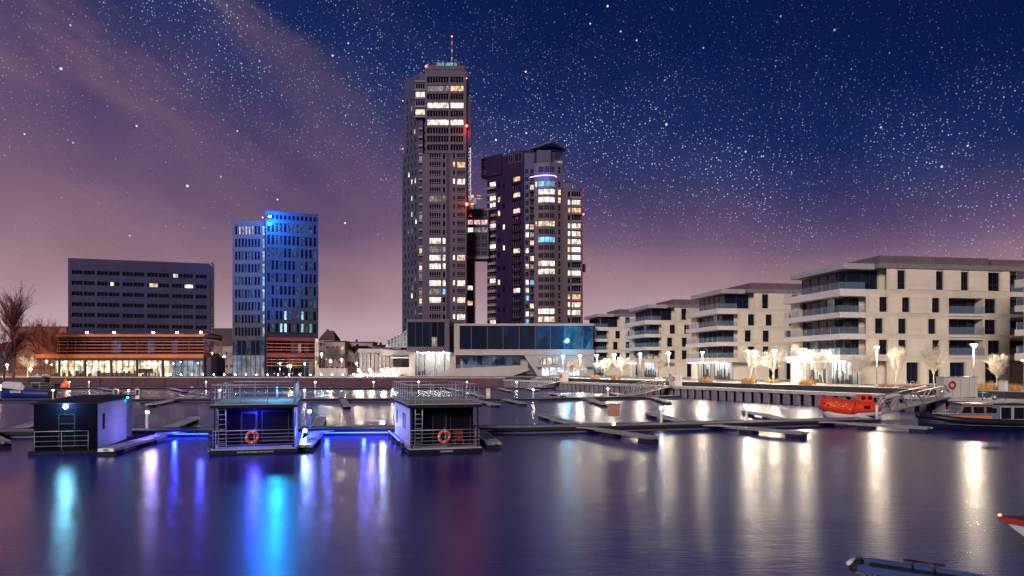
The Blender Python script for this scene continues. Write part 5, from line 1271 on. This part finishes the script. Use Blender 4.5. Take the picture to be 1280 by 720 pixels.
def life_ring(label, loc, rot, r=.37):
    t = thing('life_ring', label, 'life ring', loc, rot, 'orange life rings on the houseboat railings')
    m_ = MB(red_buoy); m_.torus((0, 0, 0), (0, 1, 0), r * .8, r * .2, 32, 10); rg_ = m_.build('ring', t)
    m_ = MB(white_buoy)
    for k in range(4): m_.torus((0, 0, 0), (0, 1, 0), r * .8, r * .215, 32, 10, lambda q, k=k: abs(((q - .125 - k * .25 + .5) % 1) - .5) < .03)
    m_.build('band', rg_)
    m_ = MB(white_buoy); m_.torus((0, -.0, 0), (0, 1, 0), r * 1.03, .012, 24, 4); m_.build('grab_line', t)
def loc_to_world(o, x, y): c_, s_ = math.cos(HR), math.sin(HR); return (o[0] + x * c_ - y * s_, o[1] + x * s_ + y * c_)
def houseboat(label, o, w, L_, front_wall, lad, door, big, side_win):
    t = thing('houseboat', label, 'houseboat', (*o, 0), HR, 'houseboats moored at the nearest pontoon')
    m_ = MB(hull_m); m_.box(-.1, w + .1, -.12, L_, -.4, .28); m_.use(blackp); m_.box(-.16, w + .16, -.18, L_ + .03, .1, .22); m_.build('hull', t)
    m_ = MB(deckw2); m_.box(-.08, w + .08, -.1, L_ - .02, .283, .36); m_.build('deck', t)
    # cabin: dark front, pale sides
    Fh = Face((.15, 1.25), (1, 0)); cw = w - .3; z0, z1 = .363, 2.74
    m_ = MB(front_wall); wall(m_, Fh, 0, cw, z0, z1, [(door[0], door[1], z0 + .02, 2.45), (big[0], big[1], big[2], 2.5)], .1)
    m_.use(siding)
    Ls, Rs = Face((.15, L_ - .3), (0, -1)), Face((.15 + cw, 1.25), (0, 1)); sl_ = L_ - 1.55
    sw = [(a, b, c_, d_) for a, b, c_, d_ in side_win]
    wall(m_, Ls, 0, sl_, z0, z1, sw, .08); wall(m_, Rs, 0, sl_, z0, z1, [(sl_ - b, sl_ - a, c_, d_) for a, b, c_, d_ in sw], .08)
    m_.face((.15, L_ - .3, z0), (.15, L_ - .3, z1), (.15 + cw, L_ - .3, z1), (.15 + cw, L_ - .3, z0)); m_.build('cabin_wall', t)
    dm = window(MB(), Fh, door[0], door[1], z0 + .02, 2.45, .1, 1, 1, dark_frame, hb_glass, .1); dh_ = MB(steel); Fh.box(dh_, door[1] - .16, door[1] - .13, .0, .04, 1.2, 1.45); dh_.build('handle', dm.build('door', t))
    window(MB(), Fh, big[0], big[1], big[2], 2.5, .1, 1, 1, dark_frame, hb_glass, .06).build('window', t)
    for a, b, c_, d_ in sw:
        window(MB(), Ls, a, b, c_, d_, .08, 1, 1, dark_frame, hb_glass, .05).build('window', t); window(MB(), Rs, sl_ - b, sl_ - a, c_, d_, .08, 1, 1, dark_frame, hb_glass, .05).build('window', t)
    # roof deck with railing
    m_ = MB(hull_m); m_.box(-.12, w + .12, -.05, L_ - .1, 2.743, 2.92); m_.use(roofdeck); m_.box(-.1, w + .1, -.03, L_ - .12, 2.923, 2.98); m_.build('roof', t)
    m_ = MB(rail_steel); e_ = .06; rail(m_, [(-.06 + e_, 0 + e_), (w - e_, e_), (w - e_, L_ - .25), (e_ - .06, L_ - .25), (e_ - .06, e_)], 2.8, 4.1, 2, .024, 1.35); m_.build('roof_railing', t)
    m_ = MB(rail_steel); rail(m_, [(.05, 1.1), (.05, -.02), (w - .05, -.02), (w - .05, 1.1)], .36, 1.42, 4, .02, 2.1); m_.build('deck_railing', t)
    m_ = MB(steel)
    for s in (0, .42): m_.tube((lad + s, .5, .36), (lad + s, .18, 3.5), .028, n=6)
    for k in range(9): z = .62 + k * .29; yy = .5 - .32 * (z - .36) / 3.14; m_.tube((lad, yy, z), (lad + .42, yy, z), .02, n=5)
    m_.build('ladder', t)
    m_ = MB(hull_m); m_.tube((.12, .08, .36), (.12, .08, 2.74), .05); m_.tube((w - .12, .08, .36), (w - .12, .08, 2.74), .05); m_.build('roof_post', t)
    for y_ in (1.6, 4.6, 7.6):
        for x_ in (-.26, w + .26):
            m_ = MB(rubber); m_.ball((x_, y_, .28), .13, 10, 8, 2.1); m_.tube((x_, y_, .5), (x_ - math.copysign(.12, x_), y_, .9), .012, n=4); m_.build('fender', t)
    m_ = MB(steel); m_.tube((w * .7, L_ * .62, 2.98), (w * .7, L_ * .62, 3.7), .06, n=8); m_.tube((w * .7, L_ * .62, 3.7), (w * .7, L_ * .62, 3.78), .11, n=8); m_.build('flue_pipe', t)
    m_ = MB(mat('worn_lettering', (.35, .35, .36), .6, var=.2)); rr = random.Random(int(w * 100)); x = w * (.3 if w > 4.4 else .42)
    while x < w * (.74 if w > 4.4 else .6):
        q = rr.uniform(.05, .1); m_.box(x, x + q, -.205, -.183, .115, .205); x += q + rr.uniform(.015, .05)
    m_.build('hull_lettering', t)
    return t
oB, oC = (-17.5, 42.0), (-6.0, 42.4)
sw1 = [(6.2, 6.75, 1.2, 2.2), (5.1, 5.65, 1.2, 2.2), (1.2, 1.8, 1.2, 2.2)]
hB = houseboat('houseboat with turquoise lit roof deck, blue lit hull and a ladder beside its door', oB, 4.65, 10.6, charcoal, .3, (1.3, 2.25), (2.5, 4.1, .7), sw1)
hC = houseboat('dark fronted houseboat with violet side wall, ladder and a red wire chair on deck', oC, 4.2, 10.6, charcoal, .35, (1.35, 2.25), (2.45, 3.75, .5), sw1)
for o, w, lb in ((oB, 4.65, 'orange life ring on the front railing of the turquoise roofed houseboat'), (oC, 4.2, 'orange life ring on the front railing of the houseboat with the red chair')):
    q = loc_to_world(o, w * .48, -.12); life_ring(lb, (*q, 1.02), HR)
# porthole on the violet flank, LED tubes along the hulls
def led(label, o, x, y0, y1, z=.5, m=led_blue):
    mb = MB(m); mb.tube((0, 0, 0), (0, y1 - y0, 0), .03, n=5); ob = mb.build('led_strip'); q = loc_to_world(o, x, y0); ob.location = (*q, z); ob.rotation_euler = (0, 0, HR); tag(ob, label, 'light strip'); return ob
led('blue light strip along the flank of the turquoise roofed houseboat', oB, 4.92, .6, 10.2, .55, lamp_mat('blue_led_strong', (.04, .09, 1.), 22))
led('blue light strip along the violet flank of the red chair houseboat', oC, -.28, 3.5, 10.4, .5)
def bpt(o, x, y, z): q = loc_to_world(o, x, y); return (*q, z)
light('POINT', bpt(oC, -1.5, 9.6, .9), 60, (.10, .13, 1.), .12); light('POINT', bpt(oC, -1.9, 5.5, 1.6), 60, (.32, .26, 1.), .2)
light('POINT', bpt(oB, 5.5, 8.5, 1.1), 70, (.10, .14, 1.), .12); light('POINT', bpt(oB, 5.45, 2.8, 1.2), 60, (.14, .14, 1.), .12); light('POINT', bpt(oB, 3.3, 5.2, 4.7), 480, (.03, .5, 1.), .15)
light('POINT', bpt(oB, 2.3, .5, 2.5), 330, (.05, .06, 1.), .1); light('POINT', bpt(oB, -.8, 1.2, 1.2), 100, (.05, .06, 1.), .12)
for i, (p, lb) in enumerate(((230, 'first'), (415, 'second'), (460, 'third'))):
    q = on_line(PM, p); light('POINT', (q[0], q[1] - 1.5, .6), 260, (.015, .04, 1.), .1)
def led_spot(label, loc, col, es, r=.1):
    t = thing('deck_spotlight', label, 'spotlight', loc); m_ = MB(steel); m_.tube((0, .1, -.12), (0, .1, .02), .03); m_.build('bracket', t); m_ = MB(lamp_mat('spot_' + str(es) + str(col[0]), col, es)); m_.ball((0, 0, 0), r, 10, 6); m_.build('lamp', t)
led_spot('glaring blue white spotlight on the pontoon corner behind the violet houseboat flank', bpt(oC, -.75, 10.2, 1.15), (.35, .45, 1.), 260, .13)
led_spot('blue white spotlight low on the flank of the turquoise roofed houseboat', bpt(oB, 5.15, 1.2, .62), (.2, .38, 1.), 260, .11)
led_spot('blue spotlight halfway along the flank of the turquoise roofed houseboat', bpt(oB, 5.1, 6.2, .8), (.1, .3, 1.), 220, .11)
# red wire chair on the deck of the third boat
ch = thing('wire_chair', 'red wire mesh chair on the deck beside the orange life ring', 'chair', bpt(oC, 3.0, .65, .36), HR + R(180))
rw = MB(mat('red_wire', (.5, .03, .05), .4, var=.1))
for i in range(7): x = -.27 + .09 * i; rw.tube((x, 0, .45), (x, .42, .45), .012, n=4); rw.tube((x, 0, .45), (x, -.1, 1.0), .012, n=4)
for k in range(5): rw.tube((-.27, .1 * k, .45), (.27, .1 * k, .45), .012, n=4); rw.tube((-.27, -.02 * k - .01, .5 + .12 * k), (.27, -.02 * k - .01, .5 + .12 * k), .012, n=4)
rw.build('seat', ch)
for sx in (-.25, .25):
    for yy in (.02, .4): m_ = MB(MATS['red_wire']); m_.tube((sx, yy, .0), (sx, yy, .45), .016, n=5); m_.build('leg', ch)
# first houseboat: closed dark cabin with flood lamp, no roof deck
oA = (-27.9, 42.0); wA, LA = 3.35, 8.2
hA = thing('houseboat', 'dark cabin houseboat with a glaring blue white lamp over its door and a violet side', 'houseboat', (*oA, 0), HR, 'houseboats moored at the nearest pontoon')
m_ = MB(hull_m); m_.box(-.18, wA + .12, -.25, LA, -.4, .25); m_.use(rubber); m_.box(-.24, wA + .3, -.3, LA, .05, .14); m_.build('hull', hA)
Fh = Face((0, .0), (1, 0)); Rs = Face((wA, 0), (0, 1)); m_ = MB(charcoal)
wall(m_, Fh, 0, wA, .253, 2.98, [(1.25, 2.15, .45, 2.4)], .12); m_.face((0, LA - .2, .253), (0, 0, .253), (0, 0, 2.98), (0, LA - .2, 2.98)); m_.use(siding); wall(m_, Rs, 0, LA - 1.6, .253, 2.98, [(.95, 1.45, 1.35, 2.35)], .08)
m_.face((wA, LA - 1.6, .253), (0, LA - 1.6, .253), (0, LA - 1.6, 2.98), (wA, LA - 1.6, 2.98)); m_.build('cabin_wall', hA)
window(MB(), Fh, 1.25, 2.15, .45, 2.4, .12, 1, 2, dark_frame, hb_glass, .06, rail=.7).build('door', hA); window(MB(), Rs, .95, 1.45, 1.35, 2.35, .08, 1, 1, dark_frame, hb_glass, .06).build('window', hA)
m_ = MB(hull_m); m_.hexa([(-.15, -.2, 2.983), (wA + .15, -.2, 2.983), (wA + .15, LA + .4, 3.12), (-.15, LA + .4, 3.12)], [(-.15, -.2, 3.05), (wA + .15, -.2, 3.05), (wA + .15, LA + .4, 3.2), (-.15, LA + .4, 3.2)]); m_.build('roof', hA)
m_ = MB(rail_steel); rail(m_, [(.1, -.2), (2.9, -.2)], .25, 1.4, 3, .016, 1.4); m_.build('deck_railing', hA)
m_ = MB(wood); m_.box(wA - .1, wA - .02, LA - 1.5, LA - 1.4, .3, 3.0); m_.box(wA - .1, wA - .02, LA - .1, LA, .3, 3.05); m_.use(siding); m_.box(wA - 1.6, wA - .12, LA - .1, LA - .02, .3, 3.0); m_.build('porch_frame', hA)
led_spot('glaring blue white lamp over the door of the dark cabin houseboat', bpt(oA, 1.75, -.32, 2.85), (.25, .75, 1.), 330, .12)
light('POINT', bpt(oA, 1.75, -.6, 2.75), 22, (.05, .4, 1.), .12); light('POINT', bpt(oA, wA + 2.1, 4.2, 1.3), 170, (.36, .26, 1.), .25); light('POINT', bpt(oA, wA + 1.6, 6.6, .75), 30, (.2, .2, 1.), .1)
led_spot('small cyan light on the roof corner of the dark cabin houseboat', bpt(oA, wA + .1, 6.4, 3.1), (.0, .8, 1.), 60, .07)

# fold-out sun lounger deck chair and ropes
def rope(label, a, b, sag):
    a, b = Vector(a), Vector(b); pts = [a.lerp(b, i / 10) - Vector((0, 0, sag * 4 * (i / 10) * (1 - i / 10))) for i in range(11)]
    m_ = MB(mat('mooring_rope', (.1, .09, .1), .9, var=.3)); m_.path(pts, .022, 4); o = m_.build('mooring_rope'); tag(o, label, 'rope')
q = on_line(PM, 243); rope('mooring rope from the pontoon to the turquoise roofed houseboat bow', (q[0], q[1], .42), bpt(oB, 0, 0, .35), .25)
rope('mooring rope from the blue lit finger to the red chair houseboat', (*dpt(392, 548), .4), bpt(oC, -.05, .8, .35), .25)
q = on_line(PM, 618); rope('mooring rope from the pontoon to the dark houseboat corner', (q[0], q[1], .42), bpt(oC, 4.25, 1.5, .4), .1)

# ------------------------------------------------------------------ orange covered lifeboat
orange = mat('lifeboat_orange', (.72, .05, .015), .45, var=.15, scale=3)
hullgrey = mat('lifeboat_hull', (.5, .47, .5), .5, var=.2, scale=3)
lb_loc = (X(1024, 69.5), 69.5, 0)
lb_ = thing('lifeboat', 'orange enclosed lifeboat with pale hull and small windowed cupola', 'lifeboat', lb_loc, R(-4))
def ring(x, hw, z0, z1, top=False, n=14):
    out = []
    for i in range(n):
        t = math.pi * i / (n - 1)
        if top: out.append((x, -hw * math.cos(t), z0 + (z1 - z0) * (max(0, math.sin(t)) ** .55)))
        else: out.append((x, -hw * math.cos(t), z0 - (z0 - z1) * (max(0, math.sin(t)) ** .6)))
    return out
m_ = MB(hullgrey); m_.loft([ring(x, hw, z0, z1) for x, hw, z0, z1 in ((.25, .1, 1.05, .75), (.6, .75, .98, .2), (1.4, 1.05, .85, -.25), (3., 1.15, .8, -.35), (4.8, 1.1, .85, -.3), (5.5, .85, .95, -.1))], closed=True); m_.build('hull', lb_)
m_ = MB(orange); m_.loft([ring(x, hw, z0, z1, True) for x, hw, z0, z1 in ((.02, .25, 1.15, 1.75), (.12, .7, 1.06, 2.1), (.5, .92, 1.0, 2.3), (1.2, 1.12, .82, 2.25), (2.2, 1.18, .68, 2.1), (2.8, 1.2, .66, 2.02), (3.2, 1.2, .8, 1.98), (4.6, 1.15, .85, 1.85), (5.2, 1.0, .9, 1.75), (5.55, .6, 1.0, 1.5))], closed=True); cn_ = m_.build('canopy', lb_)
m_ = MB(orange); m_.loft([[(x0, -.55, 1.8), (x1, -.55, 1.8), (x1, .55, 1.8), (x0, .55, 1.8)] if k == 0 else [(x0 + .08, -.45, 2.45), (x1 - .08, -.45, 2.45), (x1 - .08, .45, 2.45), (x0 + .08, .45, 2.45)] for k, x0, x1 in ((0, 3.55, 4.9), (1, 3.55, 4.9))], smooth=False)
m_.box(3.58, 4.87, -.5, .5, 2.453, 2.53); cu_ = m_.build('cupola', lb_)
for x in (3.75, 4.35): m_ = MB(hb_glass); m_.hexa([(x, -.545, 2.03), (x + .36, -.545, 2.03), (x + .36, -.4, 2.03), (x, -.4, 2.03)], [(x, -.505, 2.36), (x + .36, -.505, 2.36), (x + .36, -.4, 2.36), (x, -.4, 2.36)]); m_.build('cupola_window', cu_)
m_ = MB(hb_glass); m_.box(3.75, 4.3, -1.2, -1.12, 1.2, 1.47); m_.build('hatch', cn_)
m_ = MB(blackp); m_.tube((2.65, -1.205, .75), (2.95, -1.17, 1.75), .035, n=5); m_.build('seam', cn_)
m_ = MB(mat('violet_emblem', (.45, .2, .5), .5, var=0)); 
for k in range(5): a = R(90 + 72 * k); m_.face((3.35 + .04 * math.cos(a + .6), -1.215, 1.4 + .04 * math.sin(a + .6)), (3.35 + .17 * math.cos(a), -1.215, 1.4 + .17 * math.sin(a)), (3.35 + .04 * math.cos(a - .6), -1.215, 1.4 + .04 * math.sin(a - .6)), (3.35, -1.215, 1.4))
m_.build('emblem', cn_)
m_ = MB(white_buoy)
for x, z in ((.95, 1.35), (1.35, 1.5), (1.75, 1.35), (2.35, 1.1), (2.0, 1.55), (1.15, 1.75)): m_.tube((x, -1.17 + .25 * max(0, z - 1.4), z), (x + .14, -1.21 + .25 * max(0, z - 1.4), z + .1), .035, n=5)
m_.build('grab_loop', cn_)
m_ = MB(blackp); m_.ball((.28, -.6, 1.65), .16, 8, 6); m_.ball((.55, -.82, 1.5), .14, 8, 6); m_.build('porthole', cn_)

# ------------------------------------------------------------------ patrol boat with black collar
pb_loc = (X(1152, 60), 60.5, 0)
pb_s = (.97, 1, .9)
pb = thing('patrol_boat', 'black collared patrol boat with orange deck and grey windowed wheelhouse', 'patrol boat', pb_loc, R(-7))
navy = mat('collar_black', (.012, .012, .025), .4, var=.3)
cab = mat('cabin_grey', (.14, .14, .2), .45, var=.12); deck_o = mat('deck_orange', (.6, .16, .03), .6, var=.2)
sec = [(0, .08, 1.32), (.5, .7, 1.25), (1.4, 1.2, 1.12), (3, 1.5, .95), (5, 1.6, .85), (7, 1.6, .8), (9.2, 1.5, .8), (10.4, 1.3, .8)]
m_ = MB(navy); m_.loft([[(x, -hw, z), (x, -hw * .92, z * .4), (x, -hw * .5, -.3), (x, 0, -.5 if x > .3 else .6), (x, hw * .5, -.3), (x, hw * .92, z * .4), (x, hw, z)] for x, hw, z in sec]); m_.build('hull', pb)
m_ = MB(navy)
for s in (-1, 1):
    rg = []
    for x, hw, z in sec: rg.append([(x, s * hw + .27 * math.cos(2 * math.pi * i / 10), z - .05 + .27 * math.sin(2 * math.pi * i / 10)) for i in range(10)])
    m_.loft(rg)
m_.ball((.02, 0, 1.26), .3, 10, 8); m_.build('collar', pb)
m_ = MB(mat('collar_stripe', (.12, .14, .3), .5, var=.1)); m_.path([(x, -hw * .97 - .1, z * .5) for x, hw, z in sec[1:]], .03); m_.build('rubbing_strip', pb)
m_ = MB(deck_o); m_.loft([[(x, -hw + .2, z + .12), (x, hw - .2, z + .12)] for x, hw, z in sec[1:]], closed=False, caps=False, smooth=False); m_.build('deck', pb)
m_ = MB(deck_o); m_.box(1.6, 5.3, -1.28, -1.2, .95, 1.3); m_.build('deck_coaming', pb)
m_ = MB(cab); m_.poly([(2.3, -1.15, .95), (5.4, -1.15, .95), (5.4, 1.15, .95), (2.3, 1.15, .95), (3.1, -1.05, 2.3), (5.4, -1.05, 2.3), (5.4, 1.05, 2.3), (3.1, 1.05, 2.3)], [(0, 1, 5, 4), (1, 2, 6, 5), (2, 3, 7, 6), (3, 0, 4, 7), (4, 5, 6, 7)]); m_.box(5.401, 8.0, -1.12, 1.12, .9, 2.3); wh_ = m_.build('wheelhouse', pb)
for x0, x1, sk in ((2.98, 3.75, .22), (3.95, 4.75, .0), (4.95, 5.75, .0)):
    m_ = MB(hb_glass); m_.hexa([(x0, -1.16, 1.55), (x1, -1.16, 1.55), (x1, -1.0, 1.55), (x0, -1.0, 1.55)], [(x0 + sk, -1.11, 2.1), (x1, -1.11, 2.1), (x1, -1.0, 2.1), (x0 + sk, -1.0, 2.1)]); m_.build('window', wh_)
for x0 in (5.95, 6.95):
    window(MB(), Face((x0, -1.13), (1, 0)), 0, .95, .95, 2.15, -.02, 1, 1, light_frame, hb_glass, .07).build('door', wh_)
m_ = MB(navy); m_.box(3.0, 8.3, -1.2, 1.2, 2.303, 2.4); m_.use(deck_o); m_.box(3.0, 5.4, -1.24, -1.203, 2.31, 2.39); m_.build('roof', pb)
m_ = MB(steel); m_.tube((5.2, 0, 2.66), (5.2, 0, 3.5), .05); m_.tube((5.2, 0, 3.3), (5.2, .0, 3.4), .4, .4, 10); m_.ball((6.3, .3, 2.9), .25, 8, 6); m_.tube((6.8, -.4, 2.66), (6.6, -.4, 4.6), .02); m_.tube((5.8, .5, 2.66), (5.7, .5, 4.2), .015); m_.build('mast', pb)
m_ = MB(steel); rail(m_, [(8.1, -1.3), (10.2, -1.2)], .9, 1.75, 2, .022, .8); rail(m_, [(.9, -.7), (2.6, -1.3)], 1.2, 1.75, 1, .02, .8); m_.build('railing', pb)
m_ = MB(redp); m_.torus((8.7, -1.2, 1.5), (0, 1, 0), .26, .07); m_.build('lifebuoy', pb)
m_ = MB(mat('engine_dark', (.05, .05, .06), .4, var=.2)); m_.box(9.6, 10.2, -.9, .9, .9, 1.7); m_.build('engine', pb)

pb.scale = pb_s
# ------------------------------------------------------------------ boats on the west side and near the viewer
bw = thing('motor_boat', 'blue hulled motor boat with a white canopy behind the middle pontoon', 'boat', (X(7, 118), 117, 0), R(-3))
blue_h = mat('blue_hull', (.008, .02, .18), .4, var=.15); canvas = mat('white_canvas', (.55, .5, .55), .7, var=.15)
m_ = MB(blue_h); m_.loft([[(x, -hw, z), (x, -hw * .7, .0), (x, 0, -.3), (x, hw * .7, 0), (x, hw, z)] for x, hw, z in ((0, .08, 1.95), (.8, .8, 1.8), (2.5, 1.3, 1.55), (5.5, 1.4, 1.35), (8.6, 1.2, 1.3))]); m_.build('hull', bw)
m_ = MB(canvas); m_.loft([[(x, -hw, z0), (x, -hw * .7, z1), (x, hw * .7, z1), (x, hw, z0)] for x, hw, z0, z1 in ((.3, .4, 1.9, 2.5), (1., .9, 1.75, 2.75), (4.0, 1.25, 1.45, 2.6), (4.6, 1.25, 1.4, 2.0))], smooth=False); m_.build('canopy', bw)
m_ = MB(whitemetal); m_.box(2.6, 4.3, -1.41, -1.39, .95, 1.3); m_.use(dark_frame); rr = random.Random(6); x = 2.75
while x < 4.1: q = rr.uniform(.06, .14); m_.box(x, x + q, -1.425, -1.412, 1.03, 1.22); x += q + .06
m_.build('name_plate', bw)
m_ = MB(steel); m_.tube((6.4, 0, 1.3), (6.4, 0, 2.7), .04); m_.box(5.6, 7.2, -.9, .9, 2.5, 2.6); m_.tube((5.7, -.8, 1.3), (5.7, -.8, 2.5), .03); m_.tube((7.1, -.8, 1.3), (7.1, -.8, 2.5), .03); m_.build('cockpit_top', bw)
m_ = MB(lamp_mat('amber_lamp', 0, 0)); m_.ball((-.1, 0, 2.0), .16, 8, 6); m_.ball((-.15, 0, 1.45), .1, 8, 6); m_.build('bow_lamp', bw)
bd = thing('motor_boat', 'dark motor boat with pale radar arch moored behind the blue hulled boat', 'boat', (X(34, 168), 167, 0), R(2))
m_ = MB(blackp); m_.loft([[(x, -hw, z), (x, -hw * .7, .0), (x, 0, -.3), (x, hw * .7, 0), (x, hw, z)] for x, hw, z in ((0, .08, 1.7), (1.2, 1, 1.5), (4, 1.4, 1.2), (7.5, 1.2, 1.2))]); m_.build('hull', bd)
m_ = MB(navy); m_.box(2, 5.2, -1, 1, 1.3, 2.7); m_.build('cabin', bd); m_ = MB(whitemetal); m_.box(2.2, 4.6, -1.1, 1.1, 2.703, 2.95); m_.box(3.2, 3.6, -.7, .7, 2.953, 3.5); m_.build('radar_arch', bd)
dg = thing('covered_dinghy', 'small dinghy under a glowing orange cover on the distant pontoon', 'dinghy', (X(82, 163), 163, DZ), 0)
m_ = MB(mat('orange_cover', (.75, .16, .04), .6, var=.3)); m_.loft([[(math.cos(2 * math.pi * i / 10) * r, math.sin(2 * math.pi * i / 10) * r, z) for i in range(10)] for z, r in ((.05, .9), (.6, .95), (1.2, .55), (1.9, .08))]); m_.build('cover', dg)
m_ = MB(whitemetal); m_.tube((0, 0, 1.9), (0, 0, 2.2), .04); m_.box(-.9, .9, -.3, .3, 0, .05); m_.build('mast', dg)
light('POINT', (X(84, 160.5), 160.4, 2.3), 150, (1, .6, .35), .1)
# finger and bow close to the viewer at the lower corner
nf = thing('narrow_jetty', 'narrow dark jetty with blue lit side beam and small handrail, close to the viewer', 'jetty', (8.35, 17.65, 0), math.atan2(-1.55, 2.05))
m_ = MB(mat('jetty_deck', (.03, .03, .04), .6, var=.3)); m_.box(.35, 7, -.34, .34, .34, .38); m_.build('deck', nf)
m_ = MB(mat('jetty_beam_bluelit', (.03, .06, .2), .5, var=.2)); m_.box(.2, 7, -.47, -.345, .3, .46); m_.box(.2, 7, .345, .43, .34, .46); m_.build('side_beam', nf)  # blue light along the beam is put into its base colour
m_ = MB(rubber); m_.tube((.1, -.42, .36), (.1, .4, .36), .09, n=10); m_.use(whitemetal); m_.tube((-.02, -.4, .45), (-.02, .36, .42), .05, n=8); m_.build('end_fender', nf)
m_ = MB(rubber); m_.box(1.0, 3.0, -.42, .42, -.4, .17); m_.build('float', nf)
m_ = MB(navy); m_.tube((1.3, .1, .38), (1.3, .1, .62), .02); m_.tube((1.75, .1, .38), (1.75, .1, .62), .02); m_.tube((1.1, .1, .62), (1.95, .1, .62), .025); m_.build('handrail', nf)
bb = thing('sailing_boat', 'white bow with a red stripe poking in at the lower picture edge', 'boat', (X(1256, 19.2), 19.4, 0), R(-22)); bb.scale = (1, 1, .92)
m_ = MB(mat('bow_white', (.5, .5, .55), .4, var=.1)); m_.loft([[(x0, 0, z), (x0 + sh, -hw * .9, z * .55), (x0 + sh + .1, -hw * .6, 0), (x0 + sh, 0, -.3), (x0 + sh + .1, hw * .6, 0), (x0 + sh, hw * .9, z * .55), (x0, hw * .0 + .001, z + .001)] if k == 0 else [(x0, -hw, z), (x0, -hw * .95, z * .55), (x0, -hw * .7, .0), (x0, 0, -.4), (x0, hw * .7, 0), (x0, hw * .95, z * .55), (x0, hw, z)] for k, x0, hw, z, sh in ((0, .05, .05, 1.16, .6), (1, 1.1, .6, 1.12, 0), (1, 1.8, .95, 1.08, 0), (1, 5, 1.3, 1.0, 0))]); m_.build('hull', bb)
m_ = MB(mat('bow_stripe', (.4, .03, .03), .5, var=.2)); m_.loft([[(x, -hw - .015, z), (x, -hw - .015, z + .14), (x, hw + .015, z + .14), (x, hw + .015, z)] for x, hw, z in ((0, .05, 1.13), (.7, .47, 1.1), (1.8, .97, 1.06), (5, 1.32, .99))], smooth=False); m_.build('gunwale', bb)
m_ = MB(mat('bow_dark', (.05, .03, .05), .5, var=.2)); m_.loft([[(x, -hw + .02, z), (x, hw - .02, z)] for x, hw, z in ((.1, .05, 1.28), (.7, .47, 1.25), (1.8, .97, 1.21), (5, 1.32, 1.14))], closed=False, caps=False, smooth=False); m_.build('deck', bb)
m_ = MB(lamp_mat('bow_amber', (1., .25, .05), 2.5)); m_.ball((0, 0, 1.3), .045, 8, 6); m_.build('bow_lamp', bb)
